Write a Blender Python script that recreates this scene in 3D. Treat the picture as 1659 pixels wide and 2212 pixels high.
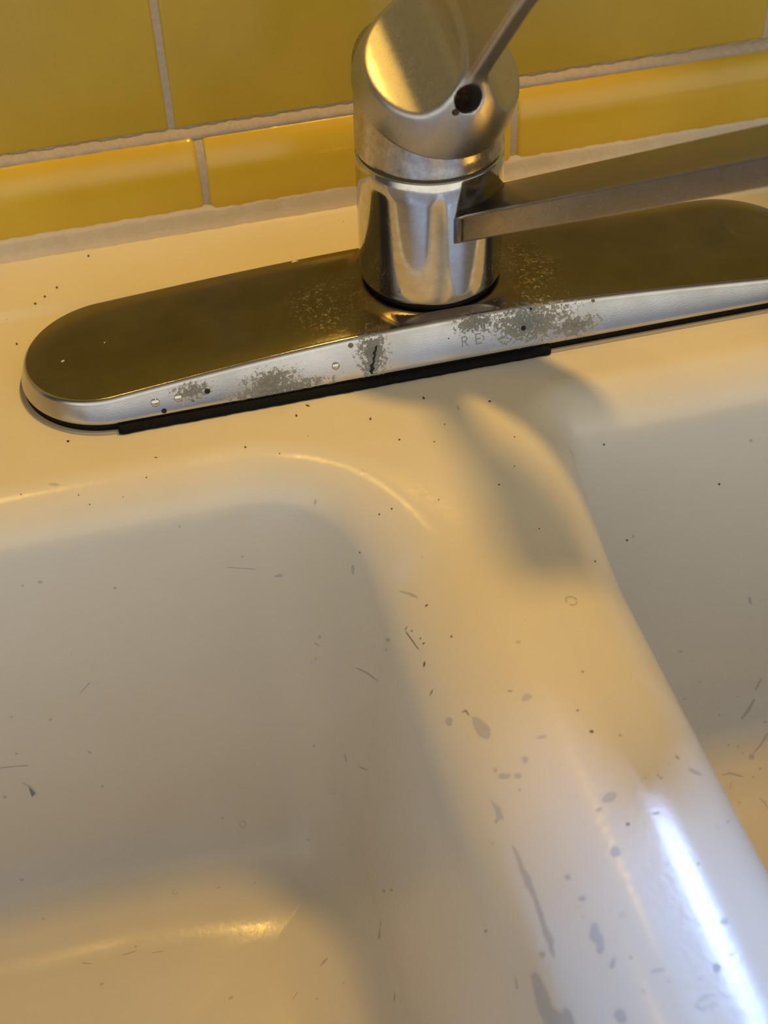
import bpy, bmesh, math, random
import numpy as np
from mathutils import Vector, Matrix

# ------------------------------------------------------------------ setup
for o in list(bpy.data.objects): bpy.data.objects.remove(o, do_unlink=True)
S = 0.00092                       # the plans below are drawn in sketch millimetres; S turns them into metres
scn = bpy.context.scene
COL = scn.collection
rng = random.Random(7)

# camera --------------------------------------------------------------
cd = bpy.data.cameras.new('camera'); cam = bpy.data.objects.new('camera', cd); COL.objects.link(cam)
cpos = Vector((-109.21, -391.99, 297.47)); yaw, pit, roll = 0.22433, 0.76553, -0.04173
fwd = Vector((math.sin(yaw)*math.cos(pit), math.cos(yaw)*math.cos(pit), -math.sin(pit)))
rt = Vector((math.cos(yaw), -math.sin(yaw), 0)); up = rt.cross(fwd)
r2 = rt*math.cos(roll) + up*math.sin(roll); u2 = -rt*math.sin(roll) + up*math.cos(roll)
M = Matrix((r2, u2, -fwd)).transposed().to_4x4(); M.translation = cpos*S
cam.matrix_world = M
cd.sensor_fit = 'VERTICAL'; cd.sensor_height = 24.0; cd.lens = 24.0*3067/2212
cd.clip_start = 0.01; cd.clip_end = 50
cd.dof.use_dof = True; cd.dof.focus_distance = 478*S; cd.dof.aperture_fstop = 10.0
scn.camera = cam
scn.view_settings.view_transform = 'Standard'; scn.view_settings.look = 'None'
scn.view_settings.gamma = 1; scn.view_settings.use_curve_mapping = False
scn.view_settings.exposure = 0.0

# world: dim room plus a bright front glow added to light bowls and skirt ---------------------------------------------
w = bpy.data.worlds.new('world'); scn.world = w; w.use_nodes = True
bg = w.node_tree.nodes['Background']; bg.inputs[1].default_value = 1.0
_t = w.node_tree; _c = _t.nodes.new('ShaderNodeTexCoord'); _s = _t.nodes.new('ShaderNodeSeparateXYZ'); _t.links.new(_c.outputs['Generated'], _s.inputs[0])
def _ss(out, a, b):
    m = _t.nodes.new('ShaderNodeMapRange'); m.interpolation_type = 'SMOOTHSTEP'; m.inputs[1].default_value = a; m.inputs[2].default_value = b; _t.links.new(_s.outputs[out], m.inputs[0]); return m.outputs[0]
def _mix(f, a, b):
    m = _t.nodes.new('ShaderNodeMix'); m.data_type = 'RGBA'; _t.links.new(f, m.inputs[0])
    for k, v in ((6, a), (7, b)):
        if isinstance(v, tuple): m.inputs[k].default_value = (*v, 1)
        else: _t.links.new(v, m.inputs[k])
    return m.outputs[2]
DIMROOM, FRONT, CEIL, SKY = (.10, .085, .065), (1.26, 1.20, 1.06), (.34, .29, .22), (.55, .95, 1.9)
front = _mix(_ss('Z', .25, .75), FRONT, CEIL)
sideways = _mix(_ss('Y', -.20, -.65), DIMROOM, front)
_t.links.new(_mix(_ss('Y', .15, .35), sideways, SKY), bg.inputs[0])

# lights -----------------------------------------------------------------
def area(name, loc, size, power, color, target):
    l = bpy.data.lights.new(name, 'AREA'); l.shape = 'DISK'; l.size = size*S; l.energy = power; l.color = color
    o = bpy.data.objects.new(name, l); COL.objects.link(o); o.location = Vector(loc)*S
    o.rotation_euler = (Vector(target)-Vector(loc)).to_track_quat('-Z', 'Y').to_euler(); return o
WARM = (1.0, 0.57, 0.10)
for LP, EN, RAD in ((Vector((68, 66, 620)), 7.4, 26), (Vector((-240, 60, 880)), 1.3, 26)):
    lamp = bpy.data.lights.new('lamp_light', 'SPOT'); lamp.energy = EN; lamp.color = WARM; lamp.shadow_soft_size = RAD*S
    lamp.spot_size = math.radians(42); lamp.spot_blend = .4
    lo = bpy.data.objects.new('lamp_light', lamp); COL.objects.link(lo); lo.location = LP*S
    lo.rotation_euler = (Vector((-70, 10, 0))-LP).to_track_quat('-Z', 'Y').to_euler()
sun = bpy.data.lights.new('sky_light', 'SUN'); sun.energy = 3.2; sun.angle = math.radians(6.5); sun.color = (0.36, 0.53, 1.0)
so = bpy.data.objects.new('sky_light', sun); COL.objects.link(so)
so.rotation_euler = Vector((-.49, -.447, -.748)).to_track_quat('-Z', 'Y').to_euler(); so.location = Vector((600, 300, 600))*S

# ------------------------------------------------------------------ material helpers
def mat(name, color=(.8,.8,.8), rough=.5, metal=0., coat=0., spec=.5):
    m = bpy.data.materials.new(name); m.use_nodes = True
    b = m.node_tree.nodes['Principled BSDF']
    b.inputs['Base Color'].default_value = (*color, 1); b.inputs['Roughness'].default_value = rough
    b.inputs['Metallic'].default_value = metal; b.inputs['Coat Weight'].default_value = coat
    b.inputs['Specular IOR Level'].default_value = spec
    return m
class NT:
    def __init__(s, m): s.m = m; s.t = m.node_tree; s.b = s.t.nodes['Principled BSDF']; s.geo = s.t.nodes.new('ShaderNodeTexCoord'); s._p = None
    def n(s, k, **kw):
        x = s.t.nodes.new(k)
        for a, v in kw.items():
            if a.startswith('i_'):
                key = a[2:]; key = int(key) if key.isdigit() else key
                x.inputs[key].default_value = v
            else: setattr(x, a, v)
        return x
    def l(s, a, b): s.t.links.new(a, b)
    def pos(s):                       # position in sketch millimetres
        if s._p is None:
            v = s.n('ShaderNodeVectorMath', operation='SCALE'); v.inputs['Scale'].default_value = 1/S
            s.l(s.geo.outputs['Object'], v.inputs[0]); s._p = v.outputs[0]
        return s._p
    def noise(s, scale, detail=3, rough=.6, vec=None, stretch=None):
        x = s.n('ShaderNodeTexNoise'); x.inputs['Scale'].default_value = scale; x.inputs['Detail'].default_value = detail; x.inputs['Roughness'].default_value = rough
        v = vec or s.pos()
        if stretch:
            mp = s.n('ShaderNodeMapping'); mp.inputs['Scale'].default_value = stretch; s.l(v, mp.inputs[0]); v = mp.outputs[0]
        s.l(v, x.inputs['Vector']); return x.outputs['Fac']
    def ramp(s, fac, stops):
        x = s.n('ShaderNodeValToRGB'); e = x.color_ramp.elements
        while len(e) < len(stops): e.new(.5)
        for k, (p, c) in enumerate(stops):
            e[k].position = p; e[k].color = (c, c, c, 1) if isinstance(c, (int, float)) else (*c, 1)
        s.l(fac, x.inputs[0]); return x.outputs[0]
    def math(s, op, a, b=None, clamp=False):
        x = s.n('ShaderNodeMath', operation=op); x.use_clamp = clamp
        for i, v in enumerate((a, b)):
            if v is None: continue
            if isinstance(v, (int, float)): x.inputs[i].default_value = v
            else: s.l(v, x.inputs[i])
        return x.outputs[0]
    def mix(s, f, a, b):
        x = s.n('ShaderNodeMix', data_type='RGBA')
        for i, v in ((0, f), (6, a), (7, b)):
            if isinstance(v, (int, float)): x.inputs[i].default_value = v if i == 0 else (v, v, v, 1)
            elif isinstance(v, tuple): x.inputs[i].default_value = (*v, 1)
            else: s.l(v, x.inputs[i])
        return x.outputs[2]
    def blob(s, c, r, soft=.5):       # 1 inside an ellipsoid at c with radii r
        d = s.n('ShaderNodeVectorMath', operation='SUBTRACT'); s.l(s.pos(), d.inputs[0]); d.inputs[1].default_value = c
        q = s.n('ShaderNodeVectorMath', operation='DIVIDE'); s.l(d.outputs[0], q.inputs[0]); q.inputs[1].default_value = r
        L = s.n('ShaderNodeVectorMath', operation='LENGTH'); s.l(q.outputs[0], L.inputs[0])
        mr = s.n('ShaderNodeMapRange'); mr.inputs[1].default_value = 1+soft; mr.inputs[2].default_value = 1-soft
        s.l(L.outputs['Value'], mr.inputs[0]); return mr.outputs[0]
    def set(s, key, v):
        if isinstance(v, (int, float)): s.b.inputs[key].default_value = v
        else: s.l(v, s.b.inputs[key])
    def bump(s, h, strength=.2, dist=.1):
        x = s.n('ShaderNodeBump'); x.inputs['Strength'].default_value = strength; x.inputs['Distance'].default_value = dist*S
        s.l(h, x.inputs['Height']); s.l(x.outputs[0], s.b.inputs['Normal'])

# ------------------------------------------------------------------ mesh helpers
def add(name, V, F, m, parent=None, smooth=True, normals=None, mats=None, fm=None):
    me = bpy.data.meshes.new(name)
    me.from_pydata([tuple(v) for v in (np.asarray(V, float)*S)], [], [tuple(int(i) for i in f) for f in F]); me.update()
    for x in (mats or [m]): me.materials.append(x)
    if fm is not None: me.polygons.foreach_set('material_index', np.asarray(fm, np.int32))
    if smooth: me.polygons.foreach_set('use_smooth', [True]*len(me.polygons))
    if normals is not None: me.normals_split_custom_set_from_vertices([tuple(n) for n in normals])
    o = bpy.data.objects.new(name, me); COL.objects.link(o)
    if parent: o.parent = parent
    return o
def rings(R, closed=True, cap0=False, cap1=False):   # list of equal-length rings -> V, F
    n = len(R[0]); V = [p for r in R for p in r]; F = []
    for k in range(len(R)-1):
        for i in range(n if closed else n-1):
            j = (i+1) % n; F.append((k*n+i, k*n+j, (k+1)*n+j, (k+1)*n+i))
    if cap0: F.append(tuple(reversed(range(n))))
    if cap1: F.append(tuple((len(R)-1)*n+i for i in range(n)))
    return V, F
def revolve(prof, n=160, c=(0, 0)):
    R = []
    for r, z in prof:
        R.append([(c[0]+r*math.cos(2*math.pi*i/n), c[1]+r*math.sin(2*math.pi*i/n), z) for i in range(n)])
    return rings(R)
def empty(name, loc, label, cat):
    o = bpy.data.objects.new(name, None); COL.objects.link(o); o.location = Vector(loc)*S; o.empty_display_size = .02
    o['label'] = label; o['category'] = cat; return o
def tag(o, label, cat, group=None):
    o['label'] = label; o['category'] = cat
    if group: o['group'] = group
def sstep(a, b, x):
    t = np.clip((x-a)/(b-a), 0, 1); return t*t*(3-2*t)

# ------------------------------------------------------------------ sink shape (height field)
WS = 0.12; DEPTH = 172.0; RF = 38.0      # wall draft, bowl depth, floor fillet
def depth_table(RS):
    a = math.pi/2 - WS                                # wall steepness
    d, z = [0.], [0.]
    for t in np.linspace(0, a, 40)[1:]: d.append(RS*math.sin(t)); z.append(RS*(1-math.cos(t)))
    dA, zA = d[-1], z[-1]
    z1 = DEPTH - RF*(1-math.cos(a)); d1 = dA + (z1-zA)/math.tan(a)
    for u in np.linspace(0, 1, 30)[1:]: d.append(dA+(d1-dA)*u); z.append(zA+(z1-zA)*u)
    for t in np.linspace(a, 0, 40)[1:]: d.append(d1 + RF*(math.sin(a)-math.sin(t))); z.append(z1 + RF*(math.cos(t)-math.cos(a)))
    dl = d[-1]; d.append(dl+200); z.append(z[-1]+5)
    return np.array(d), np.array(z)
TA, TB = depth_table(19.), depth_table(34.)
XL, XR = -46., 30.                                   # the two walls of the divider
BA = [(-400., XL+19, -440., -44., 56.), (XR-19, 400., -440., -44., 24.)]
BB = [(-400., XL+34, -440., -38., 70.), (XR-34, 400., -440., -38., 44.)]
def rr_in(x, y, b):                                   # inward distance from the rim of a rounded rectangle
    x0, x1, y0, y1, r = b
    qx = np.abs(x-(x0+x1)/2) - (x1-x0)/2 + r; qy = np.abs(y-(y0+y1)/2) - (y1-y0)/2 + r
    return -(np.hypot(np.maximum(qx, 0), np.maximum(qy, 0)) + np.minimum(np.maximum(qx, qy), 0) - r)
def sink_z(x, y):
    x = np.asarray(x, float); y = np.asarray(y, float)
    z = 1.6*sstep(41, 47, y) + 0.8*sstep(60, 86, y) + 4*sstep(84, 92, y)
    z = z - 6*sstep(-52, -118, y)*np.where(y < 0, 1, 0)*(1-sstep(50, 150, np.abs(x+8)))*sstep(-470, -400, y)
    z = z - 6*sstep(412, 424, np.abs(x)) - 6*sstep(-452, -464, y)
    w = sstep(-55, -125, y)*(1-sstep(60, 130, np.abs(x+8)))
    w = np.where(y < 0, w, 0)
    for ba, bb in zip(BA, BB):
        z = z - (1-w)*np.interp(np.maximum(rr_in(x, y, ba), 0), *TA) - w*np.interp(np.maximum(rr_in(x, y, bb), 0), *TB)
    return z
enamel = mat('enamel', (.74, .70, .61), .13, 0, 0, .5)
t = NT(enamel)
big = t.noise(.012, 4); fine = t.noise(.8, 4, .7)
t.set('Base Color', t.mix(t.ramp(big, [(.35, 0), (.7, 1)]), (.73, .675, .56), (.77, .72, .61)))
_sp = t.n('ShaderNodeSeparateXYZ'); t.l(t.pos(), _sp.inputs[0])
worn = t.n('ShaderNodeMapRange'); worn.interpolation_type = 'SMOOTHSTEP'; worn.inputs[1].default_value = -60; worn.inputs[2].default_value = -150; t.l(_sp.outputs['Z'], worn.inputs[0])
t.set('Roughness', t.math('ADD', t.ramp(fine, [(.3, .13), (.75, .27)]), t.math('MULTIPLY', worn.outputs[0], .03)))
scr = t.math('MULTIPLY', t.noise(.55, 6, .8, stretch=(1.6, .8, 1)), t.blob((6, -250, -10), (14, 90, 26), .5))
t.bump(t.math('ADD', t.math('ADD', t.noise(.35, 2, .5), t.math('MULTIPLY', t.noise(2.2, 3), .25)), t.math('MULTIPLY', scr, .8)), .4, .13)
chipm = mat('bare_enamel_scar', (.42, .41, .39), .55)
t = NT(chipm); t.set('Base Color', t.mix(t.noise(1.2, 3), (.48, .465, .44), (.58, .565, .54)))
chipd = mat('dark_speck', (.10, .085, .065), .6)

xs = np.concatenate([np.arange(-425, -236, 5), np.arange(-236, 236, 1.0), np.arange(236, 426, 5)])
ys = np.concatenate([np.arange(-465, -300, 5), np.arange(-300, 93, 1.0)])
X, Y = np.meshgrid(xs, ys); Z = sink_z(X, Y)
e = .25
gx = (sink_z(X+e, Y)-sink_z(X-e, Y))/(2*e); gy = (sink_z(X, Y+e)-sink_z(X, Y-e))/(2*e)
Nn = np.stack([-gx, -gy, np.ones_like(gx)], -1).reshape(-1, 3); Nn /= np.linalg.norm(Nn, axis=1)[:, None]
V = np.stack([X, Y, Z], -1).reshape(-1, 3); nx, ny = len(xs), len(ys)
I = np.arange(nx*ny).reshape(ny, nx)
F = np.stack([I[:-1, :-1], I[:-1, 1:], I[1:, 1:], I[1:, :-1]], -1).reshape(-1, 4)
# rim turned down all round
bd = list(I[0, :]) + list(I[1:, -1]) + list(I[-1, -2::-1]) + list(I[-2:0:-1, 0])
Vb = V[bd].copy(); Vb[:, 2] = -18; base = len(V)
V = np.vstack([V, Vb]); Nn = np.vstack([Nn, Nn[bd]])
Fl = [tuple(f) for f in F] + [(bd[(i+1) % len(bd)], bd[i], base+i, base+(i+1) % len(bd)) for i in range(len(bd))]
# scars, scratches and specks worn into the enamel: (kind, outline x y z ...)
MARKS = [(0,[-34.23,-161.39,-14.28,-33.27,-161.96,-13.48,-32.28,-164.29,-12.71,-31.51,-166.37,-12.16,-31.1,-168.13,-11.87,-31.71,-170.07,-12.3,-32.53,-170.56,-12.91,-33.29,-169.39,-13.49,-34.21,-167.82,-14.26,-34.45,-165.83,-14.47,-34.55,-163.94,-14.56]),
(0,[-38.79,-157.68,-19.08,-38.93,-158.14,-19.26,-39.27,-158.15,-19.69,-39.62,-158.03,-20.18,-39.96,-157.56,-20.66,-40.09,-156.88,-20.84,-40.16,-156.32,-20.95,-40.3,-155.57,-21.17,-39.98,-155.46,-20.69,-39.69,-155.41,-20.28,-39.33,-155.31,-19.78,-39.02,-155.97,-19.37,-38.7,-156.54,-18.95,-38.68,-157.21,-18.93]),
(1,[-35.96,-157.66,-15.88,-35.07,-158.32,-15.03,-34.91,-159.29,-14.88,-34.68,-160.41,-14.68,-34.57,-160.43,-14.58,-34.69,-159.31,-14.69,-34.89,-158.03,-14.87,-35.95,-157.5,-15.87]),
(0,[-21.35,-164.63,-7.32,-20.01,-163.14,-6.96,-18.67,-163.41,-6.67,-18.26,-165.04,-6.58,-19.2,-164.97,-6.78,-19.94,-165.48,-6.95]),
(0,[-18.85,-178.28,-6.7,-18.95,-178.47,-6.72,-19.47,-178.48,-6.83,-20.0,-178.45,-6.96,-20.61,-178.26,-7.11,-20.97,-177.99,-7.21,-21.52,-177.73,-7.36,-21.54,-177.5,-7.37,-21.27,-177.4,-7.29,-20.84,-177.42,-7.17,-20.44,-177.34,-7.07,-19.84,-177.57,-6.92,-19.27,-177.79,-6.79,-18.85,-178.06,-6.7]),
(0,[-15.21,-145.75,-6.16,-15.58,-146.09,-6.19,-16.17,-145.89,-6.26,-16.58,-145.47,-6.32,-16.37,-145.06,-6.29,-15.87,-144.9,-6.22,-15.31,-145.24,-6.17]),
(1,[-23.78,-159.86,-8.11,-23.19,-160.38,-7.89,-22.55,-160.79,-7.68,-22.5,-160.69,-7.67,-23.1,-160.18,-7.87,-23.74,-159.75,-8.1]),
(1,[-2.01,-160.83,-6.06,-2.2,-160.94,-6.05,-2.59,-160.94,-6.03,-2.8,-160.73,-6.02,-2.76,-160.55,-6.02,-2.41,-160.53,-6.04,-2.06,-160.64,-6.06]),
(1,[-7.99,-173.07,-6.0,-8.19,-173.23,-6.0,-8.52,-173.21,-6.0,-8.71,-172.99,-6.0,-8.66,-172.74,-6.0,-8.33,-172.69,-6.0,-8.0,-172.82,-6.0]),
(0,[-6.68,-180.76,-6.0,-7.04,-181.09,-6.0,-7.6,-180.99,-6.0,-7.81,-180.62,-6.0,-7.78,-180.21,-6.0,-7.26,-180.05,-6.0,-6.76,-180.31,-6.0]),
(0,[-25.38,-182.7,-8.75,-25.57,-183.11,-8.83,-25.91,-183.18,-8.98,-26.24,-183.39,-9.13,-26.54,-183.11,-9.27,-26.7,-182.7,-9.34,-26.72,-182.29,-9.35,-26.83,-181.79,-9.41,-26.63,-181.35,-9.31,-26.23,-181.39,-9.13,-25.91,-181.15,-8.98,-25.63,-181.46,-8.85,-25.48,-181.84,-8.79,-25.38,-182.24,-8.74]),
(0,[-33.07,-180.56,-13.32,-33.38,-180.94,-13.57,-33.71,-180.61,-13.84,-33.93,-180.13,-14.02,-33.72,-179.71,-13.85,-33.39,-179.5,-13.58,-33.13,-179.97,-13.36]),
(0,[-30.63,-184.36,-11.57,-30.84,-184.65,-11.7,-31.48,-184.46,-12.14,-32.06,-184.36,-12.55,-32.68,-183.74,-13.02,-33.11,-183.23,-13.34,-33.62,-182.65,-13.76,-33.43,-182.41,-13.61,-33.31,-182.17,-13.52,-32.96,-182.13,-13.23,-32.39,-182.33,-12.8,-31.8,-182.85,-12.37,-31.36,-183.32,-12.06,-30.71,-183.9,-11.62]),
(0,[-28.32,-186.11,-10.18,-28.35,-186.48,-10.2,-28.71,-186.54,-10.39,-29.13,-186.29,-10.63,-29.5,-186.04,-10.85,-29.8,-185.69,-11.03,-29.99,-185.28,-11.15,-29.97,-184.94,-11.14,-29.78,-184.72,-11.03,-29.48,-184.65,-10.84,-29.09,-184.69,-10.61,-28.72,-185.06,-10.4,-28.44,-185.42,-10.25,-28.21,-185.82,-10.12]),
(1,[-29.85,-189.75,-11.07,-29.96,-189.86,-11.13,-30.13,-189.84,-11.24,-30.19,-189.61,-11.28,-30.14,-189.42,-11.24,-29.98,-189.44,-11.15,-29.85,-189.55,-11.07]),
(0,[-36.65,-186.65,-16.59,-36.5,-188.25,-16.43,-35.57,-190.27,-15.5,-35.71,-192.26,-15.64,-35.61,-194.28,-15.54,-36.34,-193.24,-16.27,-37.45,-193.71,-17.46,-37.7,-192.8,-17.74,-36.88,-192.39,-16.82,-36.63,-190.39,-16.56,-36.82,-188.24,-16.76]),
(0,[-36.17,-202.21,-16.1,-35.78,-202.46,-15.71,-35.56,-204.02,-15.49,-35.29,-206.41,-15.23,-35.32,-209.7,-15.27,-34.69,-213.23,-14.69,-34.95,-214.79,-14.91,-35.01,-218.82,-14.97,-35.03,-223.39,-14.99,-35.38,-225.93,-15.32,-34.86,-230.26,-14.84,-35.56,-231.89,-15.49,-35.89,-234.34,-15.81,-36.2,-233.81,-16.12,-36.27,-231.56,-16.2,-36.06,-230.64,-15.98,-36.29,-227.94,-16.22,-36.07,-225.05,-15.99,-35.9,-221.51,-15.81,-35.79,-218.14,-15.71,-35.91,-215.41,-15.83,-36.4,-213.49,-16.33,-36.07,-212.01,-15.99,-36.27,-209.14,-16.19,-35.99,-206.68,-15.91,-35.94,-204.9,-15.86]),
(0,[-41.44,-233.69,-22.99,-40.62,-233.84,-21.65,-40.0,-235.62,-20.71,-39.78,-239.33,-20.4,-39.64,-241.07,-20.21,-39.88,-243.97,-20.55,-38.69,-246.69,-18.95,-37.4,-246.3,-17.41,-36.77,-247.87,-16.71,-36.89,-250.94,-16.84,-37.17,-253.12,-17.15,-42.47,-247.74,-24.93,-41.98,-244.74,-23.97,-42.33,-242.2,-24.65,-41.93,-237.94,-23.86]),
(0,[-37.38,-232.21,-17.39,-37.6,-232.26,-17.63,-37.74,-232.42,-17.79,-38.02,-232.29,-18.13,-38.24,-231.96,-18.39,-38.51,-231.69,-18.71,-38.59,-231.36,-18.81,-38.61,-231.04,-18.84,-38.43,-230.95,-18.61,-38.25,-230.85,-18.39,-37.96,-230.98,-18.05,-37.74,-231.34,-17.79,-37.56,-231.61,-17.59,-37.35,-231.94,-17.35]),
(0,[-37.32,-234.98,-17.31,-37.85,-235.74,-17.92,-37.78,-235.85,-17.83,-37.24,-235.09,-17.23]),
(0,[-26.51,-218.52,-9.25,-26.79,-218.68,-9.39,-27.01,-218.85,-9.5,-27.29,-218.88,-9.64,-27.52,-218.66,-9.75,-27.71,-218.41,-9.85,-27.77,-218.1,-9.88,-27.74,-217.78,-9.87,-27.62,-217.49,-9.8,-27.35,-217.42,-9.67,-27.09,-217.41,-9.54,-26.79,-217.49,-9.39,-26.72,-217.86,-9.35,-26.54,-218.14,-9.27]),
(0,[-25.07,-225.21,-8.62,-25.31,-225.38,-8.72,-25.57,-225.47,-8.83,-25.88,-225.58,-8.97,-26.23,-225.36,-9.13,-26.51,-225.15,-9.26,-26.75,-224.91,-9.37,-26.86,-224.62,-9.42,-26.59,-224.49,-9.29,-26.39,-224.34,-9.2,-26.05,-224.34,-9.05,-25.65,-224.39,-8.86,-25.38,-224.66,-8.75,-25.08,-224.92,-8.62]),
(0,[-27.47,-226.54,-9.73,-27.6,-226.68,-9.79,-27.79,-226.65,-9.89,-27.9,-226.43,-9.95,-27.8,-226.23,-9.9,-27.62,-226.21,-9.81,-27.49,-226.34,-9.74]),
(0,[-27.21,-228.83,-9.6,-27.41,-229.33,-9.7,-27.53,-229.87,-9.76,-27.47,-229.9,-9.73,-27.26,-229.41,-9.62,-27.15,-228.86,-9.57]),
(0,[-26.62,-232.49,-9.3,-25.62,-231.77,-8.85,-25.01,-232.81,-8.6,-25.4,-234.53,-8.75,-24.91,-235.87,-8.55,-25.67,-238.98,-8.87,-26.55,-239.68,-9.28,-27.36,-238.85,-9.67,-26.71,-236.8,-9.35,-27.35,-235.62,-9.67,-27.64,-234.65,-9.81]),
(0,[-24.78,-243.35,-8.5,-25.14,-243.85,-8.65,-25.57,-244.1,-8.83,-25.77,-243.9,-8.92,-25.95,-243.76,-9.0,-26.09,-243.51,-9.06,-25.86,-243.02,-8.96,-25.55,-242.52,-8.82,-25.12,-242.22,-8.64,-24.77,-242.08,-8.5,-24.46,-242.01,-8.37,-24.15,-242.04,-8.25,-24.31,-242.51,-8.31,-24.46,-242.93,-8.37]),
(0,[-8.21,-200.83,-6.0,-8.37,-201.42,-6.0,-8.87,-201.98,-6.0,-9.52,-202.6,-6.0,-10.4,-202.54,-6.0,-11.05,-202.45,-6.0,-12.03,-202.51,-6.0,-12.24,-201.94,-6.0,-12.13,-201.27,-6.0,-11.33,-200.71,-6.0,-10.67,-200.09,-6.0,-9.69,-199.82,-6.0,-9.05,-200.16,-6.0,-8.25,-200.25,-6.0]),
(0,[-13.03,-203.72,-6.02,-13.16,-203.97,-6.02,-13.45,-204.2,-6.03,-13.84,-204.37,-6.06,-14.22,-204.48,-6.08,-14.57,-204.48,-6.1,-14.77,-204.38,-6.12,-15.02,-204.27,-6.14,-14.87,-204.05,-6.13,-14.75,-203.81,-6.11,-14.29,-203.69,-6.08,-13.89,-203.46,-6.06,-13.49,-203.47,-6.04,-13.14,-203.52,-6.02]),
(0,[-13.21,-216.99,-6.02,-13.6,-217.63,-6.04,-14.2,-217.91,-6.08,-14.74,-217.77,-6.11,-15.35,-217.92,-6.17,-15.53,-217.31,-6.19,-15.71,-216.8,-6.2,-15.73,-216.17,-6.21,-15.34,-215.63,-6.17,-14.82,-215.3,-6.12,-14.23,-214.95,-6.08,-13.72,-215.27,-6.05,-13.44,-215.78,-6.03,-13.34,-216.34,-6.03]),
(2,[-52.84,-92.78,-66.07,-52.04,-94.74,-65.31,-51.19,-96.98,-63.88,-50.43,-99.3,-62.44,-49.79,-101.71,-61.12,-49.21,-104.31,-59.6,-48.68,-107.31,-57.49,-48.61,-107.55,-57.01,-49.05,-104.72,-58.71,-49.6,-102.13,-60.17,-50.2,-99.73,-61.3,-51.01,-97.24,-63.01,-51.81,-95.04,-64.25,-52.76,-92.87,-65.74]),
(0,[-52.82,-92.8,-65.99,-52.41,-93.78,-65.58,-51.98,-94.82,-65.03,-51.54,-95.93,-64.31,-51.15,-97.03,-63.71,-50.76,-98.2,-62.98,-50.37,-99.41,-62.16,-50.07,-100.56,-61.59,-49.73,-101.84,-60.82,-49.46,-103.06,-60.23,-49.19,-104.36,-59.5,-48.91,-105.82,-58.48,-48.67,-107.37,-57.37,-48.63,-107.49,-57.13,-48.84,-106.02,-58.07,-49.07,-104.67,-58.82,-49.35,-103.32,-59.65,-49.66,-102.0,-60.46,-49.94,-100.84,-60.97,-50.26,-99.62,-61.59,-50.64,-98.37,-62.41,-51.04,-97.19,-63.18,-51.47,-96.03,-63.96,-51.87,-94.96,-64.52,-52.31,-93.9,-65.15,-52.78,-92.85,-65.82]),
(1,[-40.45,-143.48,-21.39,-40.97,-143.67,-22.21,-41.4,-144.06,-22.93,-41.32,-144.27,-22.8,-40.81,-144.1,-21.95,-40.37,-143.68,-21.27]),
(1,[-40.04,-134.35,-20.78,-40.19,-134.6,-20.99,-40.35,-134.67,-21.24,-40.49,-134.64,-21.45,-40.61,-134.52,-21.63,-40.54,-134.18,-21.52,-40.49,-133.92,-21.46,-40.4,-133.66,-21.31,-40.26,-133.47,-21.1,-40.12,-133.4,-20.89,-39.92,-133.24,-20.6,-39.83,-133.45,-20.48,-39.9,-133.8,-20.58,-39.91,-134.08,-20.59]),
(1,[-34.36,-117.72,-14.19,-34.5,-117.93,-14.32,-34.88,-117.94,-14.65,-35.26,-117.73,-14.99,-35.3,-117.44,-15.01,-34.98,-117.35,-14.7,-34.59,-117.47,-14.37]),
(1,[-31.46,-133.49,-12.13,-31.64,-133.6,-12.25,-31.89,-133.49,-12.43,-32.05,-133.13,-12.54,-31.94,-132.88,-12.46,-31.71,-132.93,-12.3,-31.51,-133.17,-12.16]),
(1,[-40.94,-117.81,-21.87,-41.76,-117.73,-23.25,-41.7,-117.95,-23.16,-40.88,-118.03,-21.79]),
(1,[-41.73,-118.41,-23.26,-41.61,-119.41,-23.11,-41.46,-120.44,-22.91,-41.31,-121.47,-22.7,-41.13,-122.51,-22.44,-41.01,-123.48,-22.26,-40.86,-124.48,-22.02,-40.7,-125.48,-21.78,-40.56,-126.46,-21.56,-40.42,-127.43,-21.35,-40.23,-128.43,-21.06,-40.17,-128.46,-20.97,-40.27,-127.52,-21.12,-40.42,-126.54,-21.34,-40.56,-125.56,-21.55,-40.69,-124.58,-21.76,-40.83,-123.6,-21.97,-40.99,-122.6,-22.22,-41.13,-121.58,-22.41,-41.3,-120.55,-22.63,-41.47,-119.51,-22.87,-41.67,-118.46,-23.15]),
(1,[-38.27,-128.28,-18.42,-38.44,-128.37,-18.63,-38.79,-128.23,-19.07,-39.07,-127.93,-19.44,-39.07,-127.74,-19.43,-38.83,-127.74,-19.13,-38.46,-127.99,-18.65]),
(1,[-38.74,-125.71,-19.01,-38.77,-125.88,-19.05,-38.98,-125.87,-19.32,-39.22,-125.69,-19.62,-39.27,-125.44,-19.69,-39.07,-125.39,-19.44,-38.82,-125.47,-19.12]),
(1,[-40.03,-120.85,-20.66,-40.13,-120.94,-20.81,-40.3,-120.87,-21.07,-40.45,-120.63,-21.28,-40.52,-120.39,-21.37,-40.36,-120.38,-21.13,-40.14,-120.57,-20.81]),
(0,[-45.38,-112.68,-32.36,-45.57,-112.24,-33.32,-45.84,-110.86,-34.91,-45.98,-109.64,-35.82,-45.9,-109.74,-35.19,-45.72,-110.56,-33.94,-45.52,-111.75,-32.91]),
(0,[-46.23,-111.57,-38.31,-46.33,-111.0,-39.02,-46.39,-110.26,-39.39,-46.4,-109.95,-39.31,-46.32,-110.3,-38.77,-46.2,-111.09,-38.01,-46.18,-111.61,-37.95]),
(2,[-40.14,-106.32,-18.69,-38.51,-109.15,-17.27,-37.56,-111.18,-16.55,-36.37,-112.96,-15.59,-36.23,-112.82,-15.43,-37.14,-110.77,-16.05,-38.3,-108.9,-16.97,-40.03,-106.18,-18.5]),
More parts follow.
